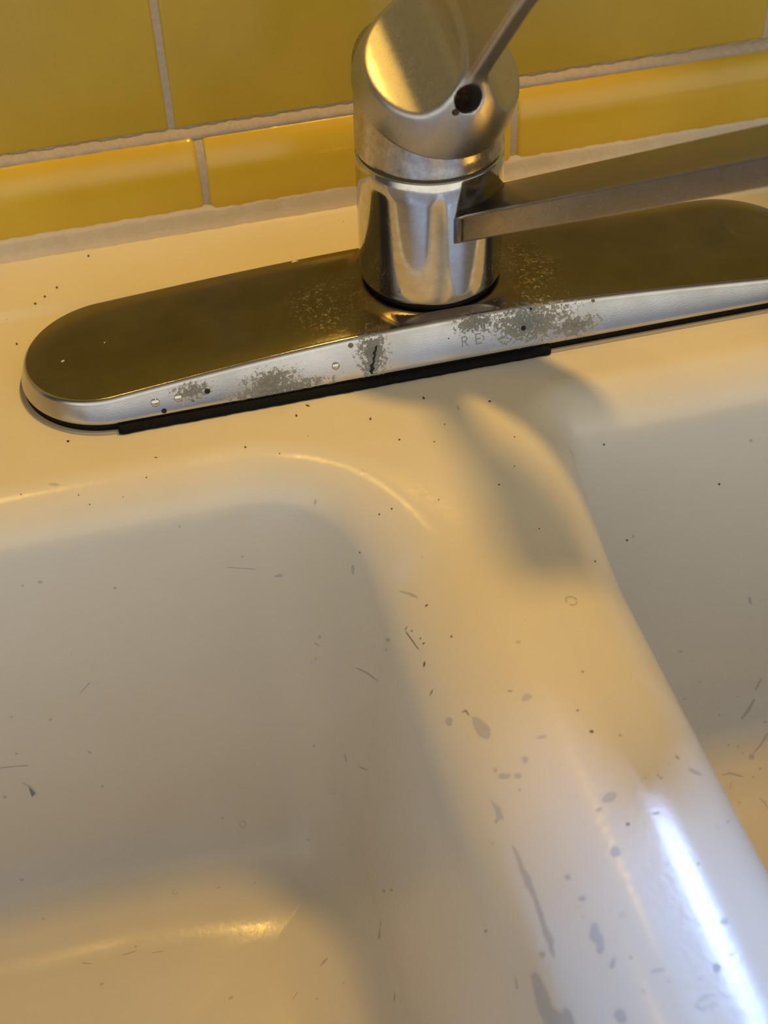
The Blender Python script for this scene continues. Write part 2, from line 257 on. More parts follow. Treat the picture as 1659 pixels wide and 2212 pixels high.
(2,[-37.1,-111.03,-16.04,-36.36,-113.35,-15.63,-36.25,-113.33,-15.52,-36.99,-111.02,-15.93]),
(0,[-39.49,-197.79,-20.0,-39.61,-197.97,-20.17,-39.84,-197.76,-20.48,-39.97,-197.39,-20.66,-39.89,-197.12,-20.56,-39.66,-197.2,-20.24,-39.46,-197.5,-19.97]),
(1,[-45.76,-212.67,-35.93,-45.8,-212.69,-36.31,-45.89,-212.25,-37.08,-45.95,-211.81,-37.53,-45.9,-211.79,-37.15,-45.83,-211.99,-36.52,-45.74,-212.48,-35.81]),
(2,[-56.75,-140.18,-127.14,-56.89,-139.91,-128.27,-57.15,-138.65,-130.42,-57.34,-137.29,-131.98,-57.22,-137.37,-131.0,-57.0,-138.29,-129.16,-56.78,-139.56,-127.38]),
(2,[-55.55,-146.38,-117.17,-55.7,-146.05,-118.37,-55.92,-144.86,-120.26,-56.05,-143.86,-121.32,-56.0,-143.69,-120.89,-55.8,-144.5,-119.24,-55.61,-145.65,-117.64]),
(2,[-59.09,-140.09,-146.17,-59.53,-140.36,-148.42,-59.99,-140.88,-150.25,-60.5,-141.51,-151.88,-60.73,-142.83,-152.57,-60.54,-143.24,-152.01,-59.9,-142.95,-149.91,-59.56,-142.09,-148.55,-59.23,-141.37,-146.97,-58.95,-140.73,-145.22]),
(2,[-44.08,-230.34,-28.76,-44.29,-231.1,-29.37,-44.46,-231.92,-29.89,-44.52,-232.9,-30.1,-44.44,-233.06,-29.82,-44.21,-232.34,-29.13,-44.09,-231.45,-28.76,-44.0,-230.48,-28.5]),
(2,[-60.53,-163.63,-151.97,-60.97,-164.52,-153.23,-61.27,-165.71,-154.02,-61.11,-165.99,-153.6,-60.66,-165.09,-152.38,-60.37,-163.93,-151.52]),
(2,[4.64,-135.47,-7.12,4.69,-135.71,-7.13,4.08,-135.94,-6.98,4.11,-135.67,-6.99]),
(2,[4.1,-135.68,-6.99,4.08,-135.93,-6.98,3.47,-135.95,-6.83,3.56,-135.7,-6.85]),
(2,[3.58,-135.66,-6.86,3.45,-135.99,-6.83,2.91,-135.78,-6.72,3.12,-135.48,-6.76]),
(2,[2.58,-134.71,-6.65,2.3,-134.85,-6.59,2.3,-134.24,-6.59,2.57,-134.21,-6.64]),
(2,[2.53,-134.22,-6.64,2.33,-134.24,-6.6,2.54,-133.64,-6.64,2.71,-133.7,-6.67]),
(2,[2.69,-133.7,-6.67,2.56,-133.64,-6.64,2.95,-133.12,-6.72,3.04,-133.24,-6.74]),
(2,[3.04,-133.24,-6.74,2.95,-133.12,-6.72,3.47,-132.73,-6.83,3.51,-132.9,-6.84]),
(2,[3.51,-132.9,-6.84,3.47,-132.72,-6.83,4.08,-132.49,-6.98,4.05,-132.71,-6.97]),
(2,[4.05,-132.74,-6.97,4.08,-132.46,-6.98,4.7,-132.43,-7.13,4.59,-132.72,-7.11]),
(2,[4.6,-132.69,-7.11,4.69,-132.47,-7.13,5.24,-132.63,-7.28,5.1,-132.84,-7.24]),
(2,[5.09,-132.85,-7.24,5.24,-132.62,-7.29,5.65,-132.98,-7.4,5.46,-133.16,-7.35]),
(2,[5.44,-133.18,-7.34,5.66,-132.97,-7.41,5.88,-133.48,-7.47,5.64,-133.61,-7.4]),
(2,[5.67,-133.6,-7.41,5.85,-133.5,-7.46,5.85,-134.09,-7.46,5.68,-134.12,-7.41]),
(2,[5.48,-134.65,-7.35,5.64,-134.7,-7.4,5.23,-135.26,-7.28,5.13,-135.13,-7.25]),
(2,[5.13,-135.13,-7.25,5.23,-135.26,-7.28,4.69,-135.68,-7.13,4.65,-135.5,-7.12]),
(0,[-6.66,-180.78,-6.0,-6.92,-181.05,-6.0,-7.41,-180.92,-6.0,-7.83,-180.65,-6.0,-7.62,-180.33,-6.0,-7.17,-180.23,-6.0,-6.73,-180.45,-6.0]),
(1,[-0.12,-183.97,-6.22,-0.33,-183.97,-6.2,-0.61,-183.74,-6.17,-0.73,-183.47,-6.16,-0.65,-183.34,-6.17,-0.38,-183.45,-6.2,-0.17,-183.73,-6.22]),
(0,[18.39,-195.83,-14.42,18.0,-196.22,-14.08,17.11,-196.3,-13.35,16.36,-196.23,-12.77,15.7,-196.05,-12.29,14.99,-195.78,-11.8,14.76,-195.37,-11.65,14.71,-194.95,-11.62,15.2,-194.7,-11.94,16.02,-194.74,-12.52,16.73,-194.77,-13.06,17.43,-194.89,-13.61,17.93,-195.15,-14.02,18.48,-195.43,-14.5]),
(1,[12.48,-190.96,-10.27,12.75,-191.67,-10.42,13.25,-192.2,-10.7,13.35,-192.11,-10.77,13.06,-191.4,-10.6,12.58,-190.87,-10.32]),
(0,[9.42,-193.82,-8.76,9.25,-194.25,-8.69,9.04,-194.51,-8.61,8.95,-194.2,-8.57,8.99,-193.77,-8.59,9.18,-193.38,-8.66,9.33,-193.51,-8.72]),
(1,[4.71,-197.88,-7.14,4.56,-197.95,-7.1,4.35,-197.74,-7.05,4.26,-197.52,-7.02,4.36,-197.39,-7.05,4.59,-197.48,-7.11,4.72,-197.71,-7.14]),
(1,[5.41,-198.56,-7.34,5.22,-198.72,-7.28,4.89,-198.74,-7.18,4.72,-198.6,-7.14,4.75,-198.42,-7.15,5.06,-198.29,-7.24,5.35,-198.39,-7.32]),
(1,[1.11,-198.05,-6.39,0.98,-198.11,-6.37,0.81,-198.1,-6.35,0.66,-198.02,-6.33,0.73,-197.94,-6.34,0.88,-197.89,-6.35,1.08,-197.95,-6.38]),
(0,[-0.13,-209.01,-6.22,-0.06,-209.15,-6.23,-0.42,-209.14,-6.19,-0.72,-209.16,-6.16,-1.08,-209.08,-6.13,-1.31,-208.95,-6.11,-1.56,-208.82,-6.09,-1.59,-208.69,-6.09,-1.5,-208.59,-6.09,-1.16,-208.6,-6.12,-0.87,-208.57,-6.15,-0.49,-208.64,-6.19,-0.21,-208.78,-6.21,-0.06,-208.91,-6.23]),
(0,[0.38,-208.68,-6.29,0.16,-208.93,-6.26,-0.22,-208.91,-6.21,-0.47,-208.69,-6.19,-0.34,-208.38,-6.2,0.05,-208.26,-6.25,0.34,-208.42,-6.28]),
(1,[-8.25,-210.16,-6.0,-8.54,-210.46,-6.0,-8.9,-210.39,-6.0,-9.16,-210.13,-6.0,-8.98,-209.74,-6.0,-8.61,-209.66,-6.0,-8.24,-209.75,-6.0]),
(0,[14.07,-213.03,-11.2,14.84,-214.05,-11.7,15.0,-213.91,-11.81,14.23,-212.89,-11.31]),
(0,[20.11,-210.37,-16.03,19.72,-210.76,-15.64,19.03,-211.12,-14.99,18.65,-211.06,-14.65,18.84,-210.71,-14.82,19.47,-210.29,-15.41,20.06,-210.14,-15.98]),
(1,[4.17,-224.93,-7.0,3.95,-225.03,-6.95,3.71,-224.96,-6.89,3.54,-224.77,-6.85,3.69,-224.56,-6.88,3.99,-224.55,-6.96,4.23,-224.71,-7.02]),
(0,[-1.41,-233.9,-6.1,-1.58,-234.07,-6.09,-1.79,-234.08,-6.08,-1.93,-233.91,-6.07,-1.78,-233.71,-6.08,-1.58,-233.58,-6.09,-1.42,-233.69,-6.1]),
(2,[-3.35,-223.38,-6.01,-3.55,-223.55,-6.01,-3.76,-223.54,-6.0,-3.87,-223.37,-6.0,-3.78,-223.14,-6.0,-3.55,-223.01,-6.01,-3.38,-223.15,-6.01]),
(0,[-18.15,-248.81,-6.56,-17.13,-248.61,-6.39,-16.04,-248.79,-6.25,-14.89,-248.96,-6.13,-14.84,-248.81,-6.12,-15.96,-248.5,-6.23,-17.12,-248.14,-6.39,-18.19,-248.66,-6.57]),
(0,[-2.32,-251.96,-6.05,-2.65,-252.32,-6.03,-3.05,-252.58,-6.02,-3.55,-252.89,-6.01,-4.05,-252.74,-6.0,-4.22,-252.29,-6.0,-4.34,-251.89,-6.0,-4.32,-251.43,-6.0,-4.1,-250.94,-6.0,-3.62,-250.6,-6.01,-3.06,-250.53,-6.02,-2.58,-250.71,-6.03,-2.39,-251.12,-6.04,-2.18,-251.5,-6.05]),
(0,[-7.73,-253.23,-6.0,-7.89,-253.36,-6.0,-8.19,-253.32,-6.0,-8.34,-253.15,-6.0,-8.28,-252.99,-6.0,-8.03,-252.92,-6.0,-7.8,-253.07,-6.0]),
(0,[-14.85,-252.08,-6.12,-15.11,-252.11,-6.15,-15.38,-251.87,-6.17,-15.39,-251.58,-6.17,-15.24,-251.42,-6.16,-14.97,-251.53,-6.14,-14.8,-251.82,-6.12]),
(0,[-21.19,-252.41,-7.27,-21.41,-252.29,-7.33,-21.54,-251.98,-7.37,-21.58,-251.66,-7.38,-21.41,-251.63,-7.33,-21.22,-251.83,-7.28,-21.12,-252.17,-7.25]),
(1,[-20.83,-243.57,-7.17,-20.94,-243.75,-7.2,-21.14,-243.7,-7.26,-21.23,-243.51,-7.28,-21.16,-243.31,-7.26,-20.97,-243.25,-7.21,-20.83,-243.38,-7.17]),
(0,[-22.49,-238.67,-7.67,-22.62,-238.59,-7.71,-22.72,-238.42,-7.74,-22.69,-238.22,-7.73,-22.56,-238.19,-7.69,-22.43,-238.32,-7.65,-22.38,-238.56,-7.63]),
(0,[-27.19,-228.94,-9.59,-27.46,-229.72,-9.73,-27.4,-229.76,-9.7,-27.13,-228.98,-9.56]),
(0,[-8.29,-260.37,-6.0,-8.24,-260.55,-6.0,-9.19,-260.73,-6.0,-9.17,-260.53,-6.0]),
(0,[-10.03,-260.53,-6.0,-10.1,-260.67,-6.0,-10.87,-260.44,-6.0,-10.76,-260.32,-6.0]),
(0,[-11.23,-259.93,-6.0,-11.46,-260.06,-6.0,-11.71,-259.52,-6.0,-11.46,-259.46,-6.0]),
(0,[-11.46,-259.46,-6.0,-11.71,-259.52,-6.0,-11.63,-258.91,-6.0,-11.39,-258.94,-6.0]),
(0,[-11.44,-258.93,-6.0,-11.58,-258.91,-6.0,-11.18,-258.33,-6.0,-11.07,-258.39,-6.0]),
(0,[-11.04,-258.41,-6.0,-11.21,-258.32,-6.0,-10.53,-257.81,-6.0,-10.41,-257.95,-6.0]),
(0,[-10.41,-257.96,-6.0,-10.54,-257.8,-6.0,-9.66,-257.43,-6.0,-9.61,-257.63,-6.0]),
(0,[-9.62,-257.6,-6.0,-9.66,-257.45,-6.0,-8.71,-257.27,-6.0,-8.72,-257.44,-6.0]),
(0,[-8.73,-257.48,-6.0,-8.7,-257.23,-6.0,-7.77,-257.26,-6.0,-7.88,-257.5,-6.0]),
(0,[-7.86,-257.47,-6.0,-7.78,-257.3,-6.0,-7.0,-257.53,-6.0,-7.13,-257.68,-6.0]),
(0,[-7.13,-257.68,-6.0,-7.0,-257.53,-6.0,-6.45,-257.94,-6.0,-6.62,-258.05,-6.0]),
(0,[-6.83,-259.6,-6.0,-6.72,-259.67,-6.0,-7.39,-260.17,-6.0,-7.47,-260.07,-6.0]),
(2,[-7.62,-259.22,-6.0,-7.48,-259.28,-6.0,-7.96,-259.6,-6.0,-8.06,-259.49,-6.0]),
(2,[-8.06,-259.49,-6.0,-7.95,-259.61,-6.0,-8.59,-259.86,-6.0,-8.65,-259.7,-6.0]),
(2,[-8.64,-259.71,-6.0,-8.59,-259.85,-6.0,-9.31,-259.99,-6.0,-9.3,-259.84,-6.0]),
(2,[-9.3,-259.85,-6.0,-9.31,-259.99,-6.0,-10.02,-260.01,-6.0,-9.96,-259.87,-6.0]),
(2,[-9.95,-259.84,-6.0,-10.03,-260.04,-6.0,-10.66,-259.94,-6.0,-10.52,-259.77,-6.0]),
(2,[-10.54,-259.8,-6.0,-10.64,-259.91,-6.0,-11.09,-259.7,-6.0,-10.96,-259.62,-6.0]),
(2,[-10.95,-259.61,-6.0,-11.1,-259.71,-6.0,-11.34,-259.41,-6.0,-11.17,-259.36,-6.0]),
(2,[-11.19,-259.37,-6.0,-11.32,-259.41,-6.0,-11.31,-259.06,-6.0,-11.18,-259.07,-6.0]),
(2,[-10.91,-258.77,-6.0,-11.08,-258.7,-6.0,-10.6,-258.37,-6.0,-10.48,-258.5,-6.0]),
(2,[-9.91,-258.26,-6.0,-9.95,-258.15,-6.0,-9.24,-258.01,-6.0,-9.24,-258.13,-6.0]),
(2,[-9.24,-258.12,-6.0,-9.24,-258.01,-6.0,-8.53,-257.98,-6.0,-8.58,-258.1,-6.0]),
(2,[-8.58,-258.1,-6.0,-8.53,-257.98,-6.0,-7.91,-258.08,-6.0,-8.0,-258.18,-6.0]),
(2,[-7.37,-258.62,-6.0,-7.21,-258.57,-6.0,-7.22,-258.92,-6.0,-7.38,-258.92,-6.0]),
(0,[-26.81,-254.96,-9.4,-26.67,-255.72,-9.33,-26.92,-256.34,-9.45,-27.28,-256.87,-9.63,-27.81,-256.54,-9.9,-28.3,-256.42,-10.17,-28.68,-255.83,-10.38,-28.75,-255.08,-10.42,-29.08,-254.18,-10.6,-28.59,-253.77,-10.33,-28.2,-253.5,-10.11,-27.75,-253.26,-9.87,-27.3,-253.72,-9.65,-26.81,-254.14,-9.4]),
(2,[4.5,-241.02,-7.08,4.19,-241.29,-7.01,3.8,-241.48,-6.91,3.34,-241.73,-6.81,2.91,-241.55,-6.72,2.42,-241.43,-6.61,2.34,-241.07,-6.6,2.23,-240.69,-6.58,2.7,-240.43,-6.67,3.1,-240.23,-6.76,3.56,-240.15,-6.85,4.12,-240.07,-6.99,4.47,-240.34,-7.08,4.55,-240.68,-7.1]),
(2,[-18.6,-233.31,-6.65,-18.48,-233.37,-6.63,-18.63,-233.57,-6.66,-18.71,-233.47,-6.67]),
(2,[-18.69,-233.49,-6.67,-18.65,-233.54,-6.66,-18.83,-233.67,-6.7,-18.85,-233.61,-6.7]),
(2,[-19.24,-233.65,-6.78,-19.26,-233.71,-6.79,-19.45,-233.61,-6.83,-19.41,-233.55,-6.82]),
(2,[-19.51,-233.38,-6.84,-19.62,-233.46,-6.87,-19.7,-233.23,-6.89,-19.58,-233.2,-6.86]),
(2,[-19.58,-233.2,-6.86,-19.7,-233.23,-6.89,-19.71,-232.98,-6.89,-19.58,-233.0,-6.86]),
(2,[-19.59,-233.0,-6.86,-19.7,-232.99,-6.89,-19.63,-232.75,-6.87,-19.53,-232.81,-6.84]),
(2,[-19.52,-232.81,-6.84,-19.63,-232.75,-6.87,-19.49,-232.55,-6.84,-19.41,-232.65,-6.82]),
(2,[-19.26,-232.52,-6.79,-19.29,-232.42,-6.8,-19.07,-232.36,-6.75,-19.07,-232.47,-6.75]),
(2,[-19.07,-232.45,-6.75,-19.07,-232.38,-6.75,-18.86,-232.4,-6.7,-18.88,-232.47,-6.71]),
(2,[-18.89,-232.5,-6.71,-18.85,-232.37,-6.7,-18.65,-232.48,-6.66,-18.73,-232.59,-6.68]),
(2,[-18.59,-232.72,-6.65,-18.52,-232.67,-6.63,-18.44,-232.89,-6.62,-18.52,-232.91,-6.63]),
(2,[-18.54,-232.92,-6.64,-18.42,-232.88,-6.61,-18.41,-233.13,-6.61,-18.53,-233.11,-6.64]),
(2,[-18.53,-233.12,-6.64,-18.42,-233.13,-6.61,-18.49,-233.36,-6.63,-18.59,-233.31,-6.65]),
(2,[1.79,-249.44,-6.5,1.46,-249.73,-6.45,1.0,-249.69,-6.37,0.7,-249.44,-6.33,0.93,-249.12,-6.36,1.33,-248.98,-6.43,1.67,-249.14,-6.48]),
(0,[77.11,-76.1,-118.46,76.95,-76.16,-118.91,76.18,-76.17,-118.78,75.53,-76.12,-118.25,75.57,-76.05,-117.73,76.11,-76.01,-117.56,76.78,-76.04,-117.94]),
(0,[79.42,-80.76,-142.39,79.06,-80.89,-142.67,78.56,-80.94,-142.69,78.07,-80.83,-142.24,78.1,-80.64,-141.7,78.6,-80.57,-141.62,79.1,-80.61,-141.86]),
(2,[86.02,-78.45,-136.71,85.76,-78.53,-136.96,85.23,-78.56,-136.89,84.77,-78.49,-136.5,84.84,-78.4,-136.16,85.2,-78.34,-136.01,85.75,-78.37,-136.29]),
(2,[112.23,-78.51,-143.22,111.19,-78.97,-144.72,110.31,-79.52,-146.3,109.6,-80.19,-147.96,109.92,-80.27,-148.21,111.05,-79.7,-146.87,111.93,-79.12,-145.31,112.56,-78.57,-143.49]),
(2,[109.06,-81.69,-151.25,107.35,-82.67,-152.96,105.76,-83.68,-154.63,102.69,-85.22,-157.07,103.06,-85.46,-157.46,106.75,-84.15,-155.56,108.23,-82.97,-153.61,109.54,-81.84,-151.62]),
(0,[113.06,-90.37,-163.25,111.35,-91.24,-164.02,110.05,-92.42,-165.0,108.53,-93.43,-165.78,106.62,-94.5,-166.57,104.69,-95.62,-167.35,104.86,-95.83,-167.49,106.95,-94.88,-166.84,109.05,-93.91,-166.14,110.48,-92.73,-165.25,112.1,-91.76,-164.46,113.29,-90.53,-163.39]),
(0,[104.76,-96.88,-168.15,104.71,-97.3,-168.4,104.17,-97.44,-168.49,103.66,-97.45,-168.5,103.18,-97.38,-168.47,102.64,-97.23,-168.38,102.43,-96.84,-168.14,102.67,-96.47,-167.91,102.82,-96.14,-167.7,103.1,-95.73,-167.43,103.73,-95.86,-167.51,104.29,-95.87,-167.51,104.69,-96.16,-167.7,105.05,-96.5,-167.91]),
(2,[89.69,-100.39,-170.3,92.89,-100.5,-170.32,94.35,-101.29,-170.69,96.0,-102.05,-171.02,97.74,-102.69,-171.27,97.92,-102.45,-171.16,96.46,-101.45,-170.74,94.87,-100.6,-170.34,93.08,-99.81,-169.94,89.7,-100.12,-170.16]),
(2,[92.27,-103.39,-171.7,91.01,-105.68,-172.65,91.35,-105.81,-172.68,92.62,-103.51,-171.75]),
(2,[102.18,-80.92,-148.4,101.99,-81.02,-148.6,101.6,-81.03,-148.53,101.19,-80.96,-148.28,101.3,-80.83,-148.01,101.62,-80.78,-147.94,102.1,-80.79,-148.06]),
(2,[99.87,-92.66,-165.13,99.67,-92.85,-165.29,99.12,-92.75,-165.2,98.71,-92.58,-165.05,98.83,-92.38,-164.88,99.24,-92.27,-164.8,99.77,-92.43,-164.94]),
(2,[96.16,-91.54,-164.1,95.91,-91.72,-164.25,95.44,-91.71,-164.23,95.2,-91.5,-164.03,95.23,-91.29,-163.84,95.62,-91.22,-163.78,95.97,-91.34,-163.91]),
(2,[106.22,-101.48,-170.52,105.79,-101.79,-170.67,105.21,-101.8,-170.68,105.0,-101.4,-170.52,105.09,-101.0,-170.33,105.6,-100.85,-170.25,106.11,-101.03,-170.32]),
(2,[113.54,-87.57,-160.45,113.21,-87.69,-160.59,112.33,-87.61,-160.5,111.78,-87.4,-160.25,111.68,-87.2,-160.01,112.44,-87.17,-159.99,113.32,-87.36,-160.22]),
(2,[93.25,-111.85,-174.19,92.89,-112.1,-174.26,92.39,-111.99,-174.27,92.1,-111.7,-174.24,92.15,-111.31,-174.16,92.69,-111.29,-174.13,93.13,-111.48,-174.13]),
(2,[101.15,-95.05,-166.97,100.92,-95.21,-167.08,100.48,-95.17,-167.05,100.07,-94.99,-166.92,100.18,-94.75,-166.74,100.63,-94.65,-166.68,101.15,-94.8,-166.79]),
(2,[94.14,-83.97,-153.72,93.93,-84.1,-153.97,93.38,-84.08,-153.85,93.01,-83.97,-153.55,92.93,-83.83,-153.21,93.4,-83.76,-153.13,93.96,-83.82,-153.36]),
(2,[102.25,-103.8,-171.58,101.96,-104.07,-171.69,101.47,-103.99,-171.68,101.1,-103.72,-171.59,101.26,-103.37,-171.44,101.75,-103.32,-171.41,102.23,-103.44,-171.44]),
(2,[100.48,-112.28,-173.81,101.55,-114.23,-173.94,101.7,-117.25,-174.1,102.06,-117.18,-174.07,102.26,-113.93,-173.87,100.79,-112.05,-173.75]),
(0,[-134.65,-49.14,-0.71,-134.54,-49.39,-0.78,-135.19,-49.3,-0.76,-135.8,-49.21,-0.73,-136.55,-48.98,-0.67,-137.01,-48.66,-0.58,-137.71,-48.33,-0.5,-137.59,-48.14,-0.46,-137.48,-47.97,-0.42,-136.98,-47.99,-0.43,-136.37,-48.05,-0.44,-135.58,-48.32,-0.5,-135.05,-48.66,-0.58,-134.75,-48.93,-0.65]),
(1,[-74.94,-48.6,-0.42,-75.12,-48.86,-0.48,-75.44,-48.81,-0.48,-75.64,-48.57,-0.44,-75.64,-48.22,-0.37,-75.31,-48.08,-0.33,-74.95,-48.23,-0.35]),
(1,[-103.05,-45.84,-0.09,-103.33,-45.96,-0.1,-103.82,-45.84,-0.09,-104.12,-45.64,-0.07,-104.12,-45.46,-0.06,-103.76,-45.43,-0.05,-103.31,-45.59,-0.07]),
(2,[-57.35,-69.55,-10.23,-57.69,-69.69,-10.78,-58.07,-69.6,-11.05,-58.1,-69.24,-10.57,-57.9,-68.96,-9.98,-57.5,-68.87,-9.51,-57.24,-69.18,-9.65]),
(0,[-81.88,-64.79,-32.13,-82.06,-64.83,-32.47,-82.56,-64.85,-32.73,-82.94,-64.82,-32.51,-83.01,-64.78,-32.21,-82.68,-64.74,-31.89,-82.12,-64.75,-31.85]),
(0,[-70.37,-68.41,-40.91,-70.53,-68.39,-41.19,-70.81,-68.32,-41.48,-71.25,-68.19,-41.82,-71.88,-67.98,-41.92,-72.56,-67.76,-42.04,-72.92,-67.61,-41.85,-73.16,-67.5,-41.6,-72.63,-67.62,-41.26,-72.34,-67.68,-40.99,-71.84,-67.83,-40.79,-71.29,-68.0,-40.57,-70.78,-68.2,-40.57,-70.53,-68.32,-40.73]),
(0,[-49.78,-86.08,-26.68,-49.92,-86.07,-27.43,-50.05,-86.08,-28.12,-50.22,-85.9,-28.58,-50.42,-85.7,-29.1,-50.5,-85.38,-28.75,-50.53,-85.13,-28.25,-50.47,-84.98,-27.58,-50.41,-84.83,-26.87,-50.27,-84.83,-26.11,-50.08,-85.0,-25.55,-49.88,-85.26,-25.2,-49.76,-85.59,-25.4,-49.78,-85.83,-26.1]),
(0,[-145.92,-64.04,-26.47,-145.88,-64.07,-26.72,-146.19,-64.08,-26.84,-146.61,-64.07,-26.79,-147.04,-64.07,-26.73,-147.36,-64.04,-26.5,-147.5,-64.01,-26.26,-147.51,-63.99,-26.05,-147.36,-63.97,-25.9,-147.21,-63.94,-25.71,-146.83,-63.94,-25.66,-146.38,-63.95,-25.78,-146.08,-63.98,-26.03,-145.81,-64.01,-26.26]),
(0,[-151.71,-64.03,-26.38,-151.99,-64.06,-26.67,-152.41,-64.06,-26.62,-152.65,-64.02,-26.31,-152.59,-63.98,-25.97,-152.24,-63.97,-25.89,-151.91,-63.99,-26.04]),
(0,[-123.96,-65.02,-34.66,-124.24,-65.08,-35.16,-124.76,-65.07,-35.07,-125.05,-65.02,-34.64,-124.95,-64.96,-34.14,-124.55,-64.93,-33.9,-124.07,-64.95,-34.09]),
(1,[-146.37,-49.99,-0.97,-146.46,-50.2,-1.04,-146.66,-50.15,-1.02,-146.79,-50.0,-0.98,-146.78,-49.79,-0.91,-146.6,-49.69,-0.87,-146.4,-49.75,-0.89]),
(1,[-129.74,-30.09,0.0,-129.86,-30.39,0.0,-130.09,-30.37,0.0,-130.19,-30.1,0.0,-130.2,-29.78,0.0,-130.02,-29.62,0.0,-129.83,-29.76,0.0]),
(1,[-126.34,-56.49,-4.7,-126.43,-56.62,-4.82,-126.65,-56.64,-4.84,-126.74,-56.5,-4.71,-126.74,-56.35,-4.58,-126.55,-56.29,-4.53,-126.37,-56.34,-4.57]),
(1,[-47.64,-86.89,-18.67,-47.75,-86.88,-18.95,-47.94,-86.66,-19.15,-48.03,-86.46,-19.11,-48.04,-86.33,-18.94,-47.87,-86.49,-18.7,-47.72,-86.69,-18.59]),
(1,[-26.91,-59.27,-0.2,-27.16,-59.55,-0.22,-27.42,-59.56,-0.22,-27.63,-59.3,-0.2,-27.51,-58.86,-0.18,-27.2,-58.74,-0.18,-26.97,-58.89,-0.18]),
(1,[-65.07,-53.81,-1.15,-65.2,-53.95,-1.21,-65.39,-53.95,-1.24,-65.56,-53.79,-1.2,-65.45,-53.59,-1.12,-65.28,-53.51,-1.07,-65.12,-53.61,-1.08]),
(1,[-36.13,-83.97,-5.54,-36.26,-84.16,-5.68,-36.53,-84.1,-5.77,-36.7,-83.83,-5.73,-36.61,-83.58,-5.59,-36.36,-83.5,-5.45,-36.18,-83.74,-5.47]),
(1,[-40.04,-83.46,-7.33,-40.16,-83.65,-7.51,-40.41,-83.47,-7.58,-40.56,-83.25,-7.56,-40.52,-83.03,-7.41,-40.29,-83.03,-7.27,-40.07,-83.2,-7.22]),
(1,[-115.91,-56.22,-4.48,-115.98,-56.3,-4.55,-116.11,-56.33,-4.57,-116.17,-56.23,-4.49,-116.18,-56.12,-4.4,-116.05,-56.09,-4.37,-115.9,-56.11,-4.39]),
(2,[-87.88,-65.19,-35.44,-87.24,-65.23,-35.76,-86.58,-65.26,-35.99,-85.92,-65.28,-36.17,-85.26,-65.31,-36.39,-84.61,-65.35,-36.68,-83.95,-65.37,-36.86,-83.29,-65.4,-37.09,-82.64,-65.44,-37.37,-81.98,-65.49,-37.59,-81.31,-65.53,-37.73,-80.67,-65.61,-38.0,-80.0,-65.68,-38.14,-79.34,-65.77,-38.3,-78.67,-65.86,-38.39,-78.65,-65.85,-38.28,-79.3,-65.74,-38.05,-79.95,-65.65,-37.87,-80.6,-65.57,-37.65,-81.28,-65.51,-37.54,-81.92,-65.45,-37.26,-82.58,-65.4,-37.05,-83.25,-65.38,-36.88,-83.91,-65.35,-36.65,-84.56,-65.31,-36.37,-85.23,-65.29,-36.2,-85.88,-65.26,-35.97,-86.53,-65.22,-35.7,-87.18,-65.19,-35.47,-87.86,-65.17,-35.34]),
(2,[-100.41,-62.65,-15.57,-100.54,-62.73,-15.97,-100.77,-62.76,-16.13,-100.85,-62.68,-15.7,-100.77,-62.59,-15.27,-100.59,-62.54,-15.05,-100.43,-62.57,-15.18]),
(1,[6.47,-49.49,0.0,6.23,-49.88,0.0,5.83,-49.74,0.0,5.61,-49.44,0.0,5.65,-48.99,0.0,6.09,-48.8,0.0,6.5,-49.04,0.0]),
(2,[-4.42,-49.63,0.0,-4.48,-50.22,0.0,-4.58,-50.91,0.0,-4.79,-51.06,0.0,-4.99,-51.2,0.0,-5.11,-50.81,0.0,-5.15,-50.31,0.0,-5.19,-49.81,0.0,-5.16,-49.15,0.0,-5.01,-48.58,0.0,-4.81,-48.33,0.0,-4.62,-48.34,0.0,-4.47,-48.54,0.0,-4.4,-49.03,0.0]),
(1,[42.38,-62.8,-16.53,42.28,-62.85,-16.83,41.97,-62.84,-16.77,41.72,-62.81,-16.55,41.68,-62.75,-16.19,41.94,-62.72,-16.03,42.22,-62.76,-16.23]),
(1,[-1.98,-85.37,-3.08,-2.21,-85.65,-3.11,-2.47,-85.6,-3.1,-2.6,-85.38,-3.06,-2.5,-85.09,-3.03,-2.27,-84.97,-3.02,-2.0,-85.0,-3.03]),
(1,[86.04,-66.1,-42.96,85.96,-66.15,-43.39,85.54,-66.14,-43.28,85.26,-66.1,-42.96,85.11,-66.04,-42.49,85.43,-66.01,-42.27,85.89,-66.04,-42.46]),
(1,[52.39,-68.35,-59.0,52.21,-68.4,-59.37,51.82,-68.41,-59.42,51.56,-68.35,-58.99,51.49,-68.29,-58.54,51.79,-68.26,-58.35,52.15,-68.29,-58.57]),
(1,[19.76,-114.04,-15.13,19.43,-114.52,-14.87,19.03,-114.84,-14.53,18.87,-114.71,-14.38,19.03,-114.31,-14.48,19.41,-113.89,-14.78,19.75,-113.74,-15.08]),
(1,[4.72,-104.31,-6.23,4.53,-104.56,-6.22,4.3,-104.6,-6.18,4.19,-104.41,-6.14,4.31,-104.16,-6.13,4.51,-103.97,-6.15,4.66,-104.1,-6.2]),
(1,[8.85,-67.55,-0.96,8.72,-67.76,-0.99,8.5,-67.8,-0.98,8.42,-67.58,-0.96,8.49,-67.32,-0.92,8.69,-67.22,-0.92,8.9,-67.27,-0.93]),
(1,[-27.13,-59.26,-0.2,-27.28,-59.49,-0.21,-27.48,-59.5,-0.21,-27.61,-59.3,-0.2,-27.53,-58.98,-0.19,-27.31,-58.87,-0.18,-27.15,-59.0,-0.19]),
(1,[-16.51,-63.08,-0.45,-16.68,-63.26,-0.46,-16.88,-63.3,-0.47,-17.01,-63.11,-0.45,-16.92,-62.81,-0.43,-16.71,-62.75,-0.43,-16.51,-62.79,-0.43]),
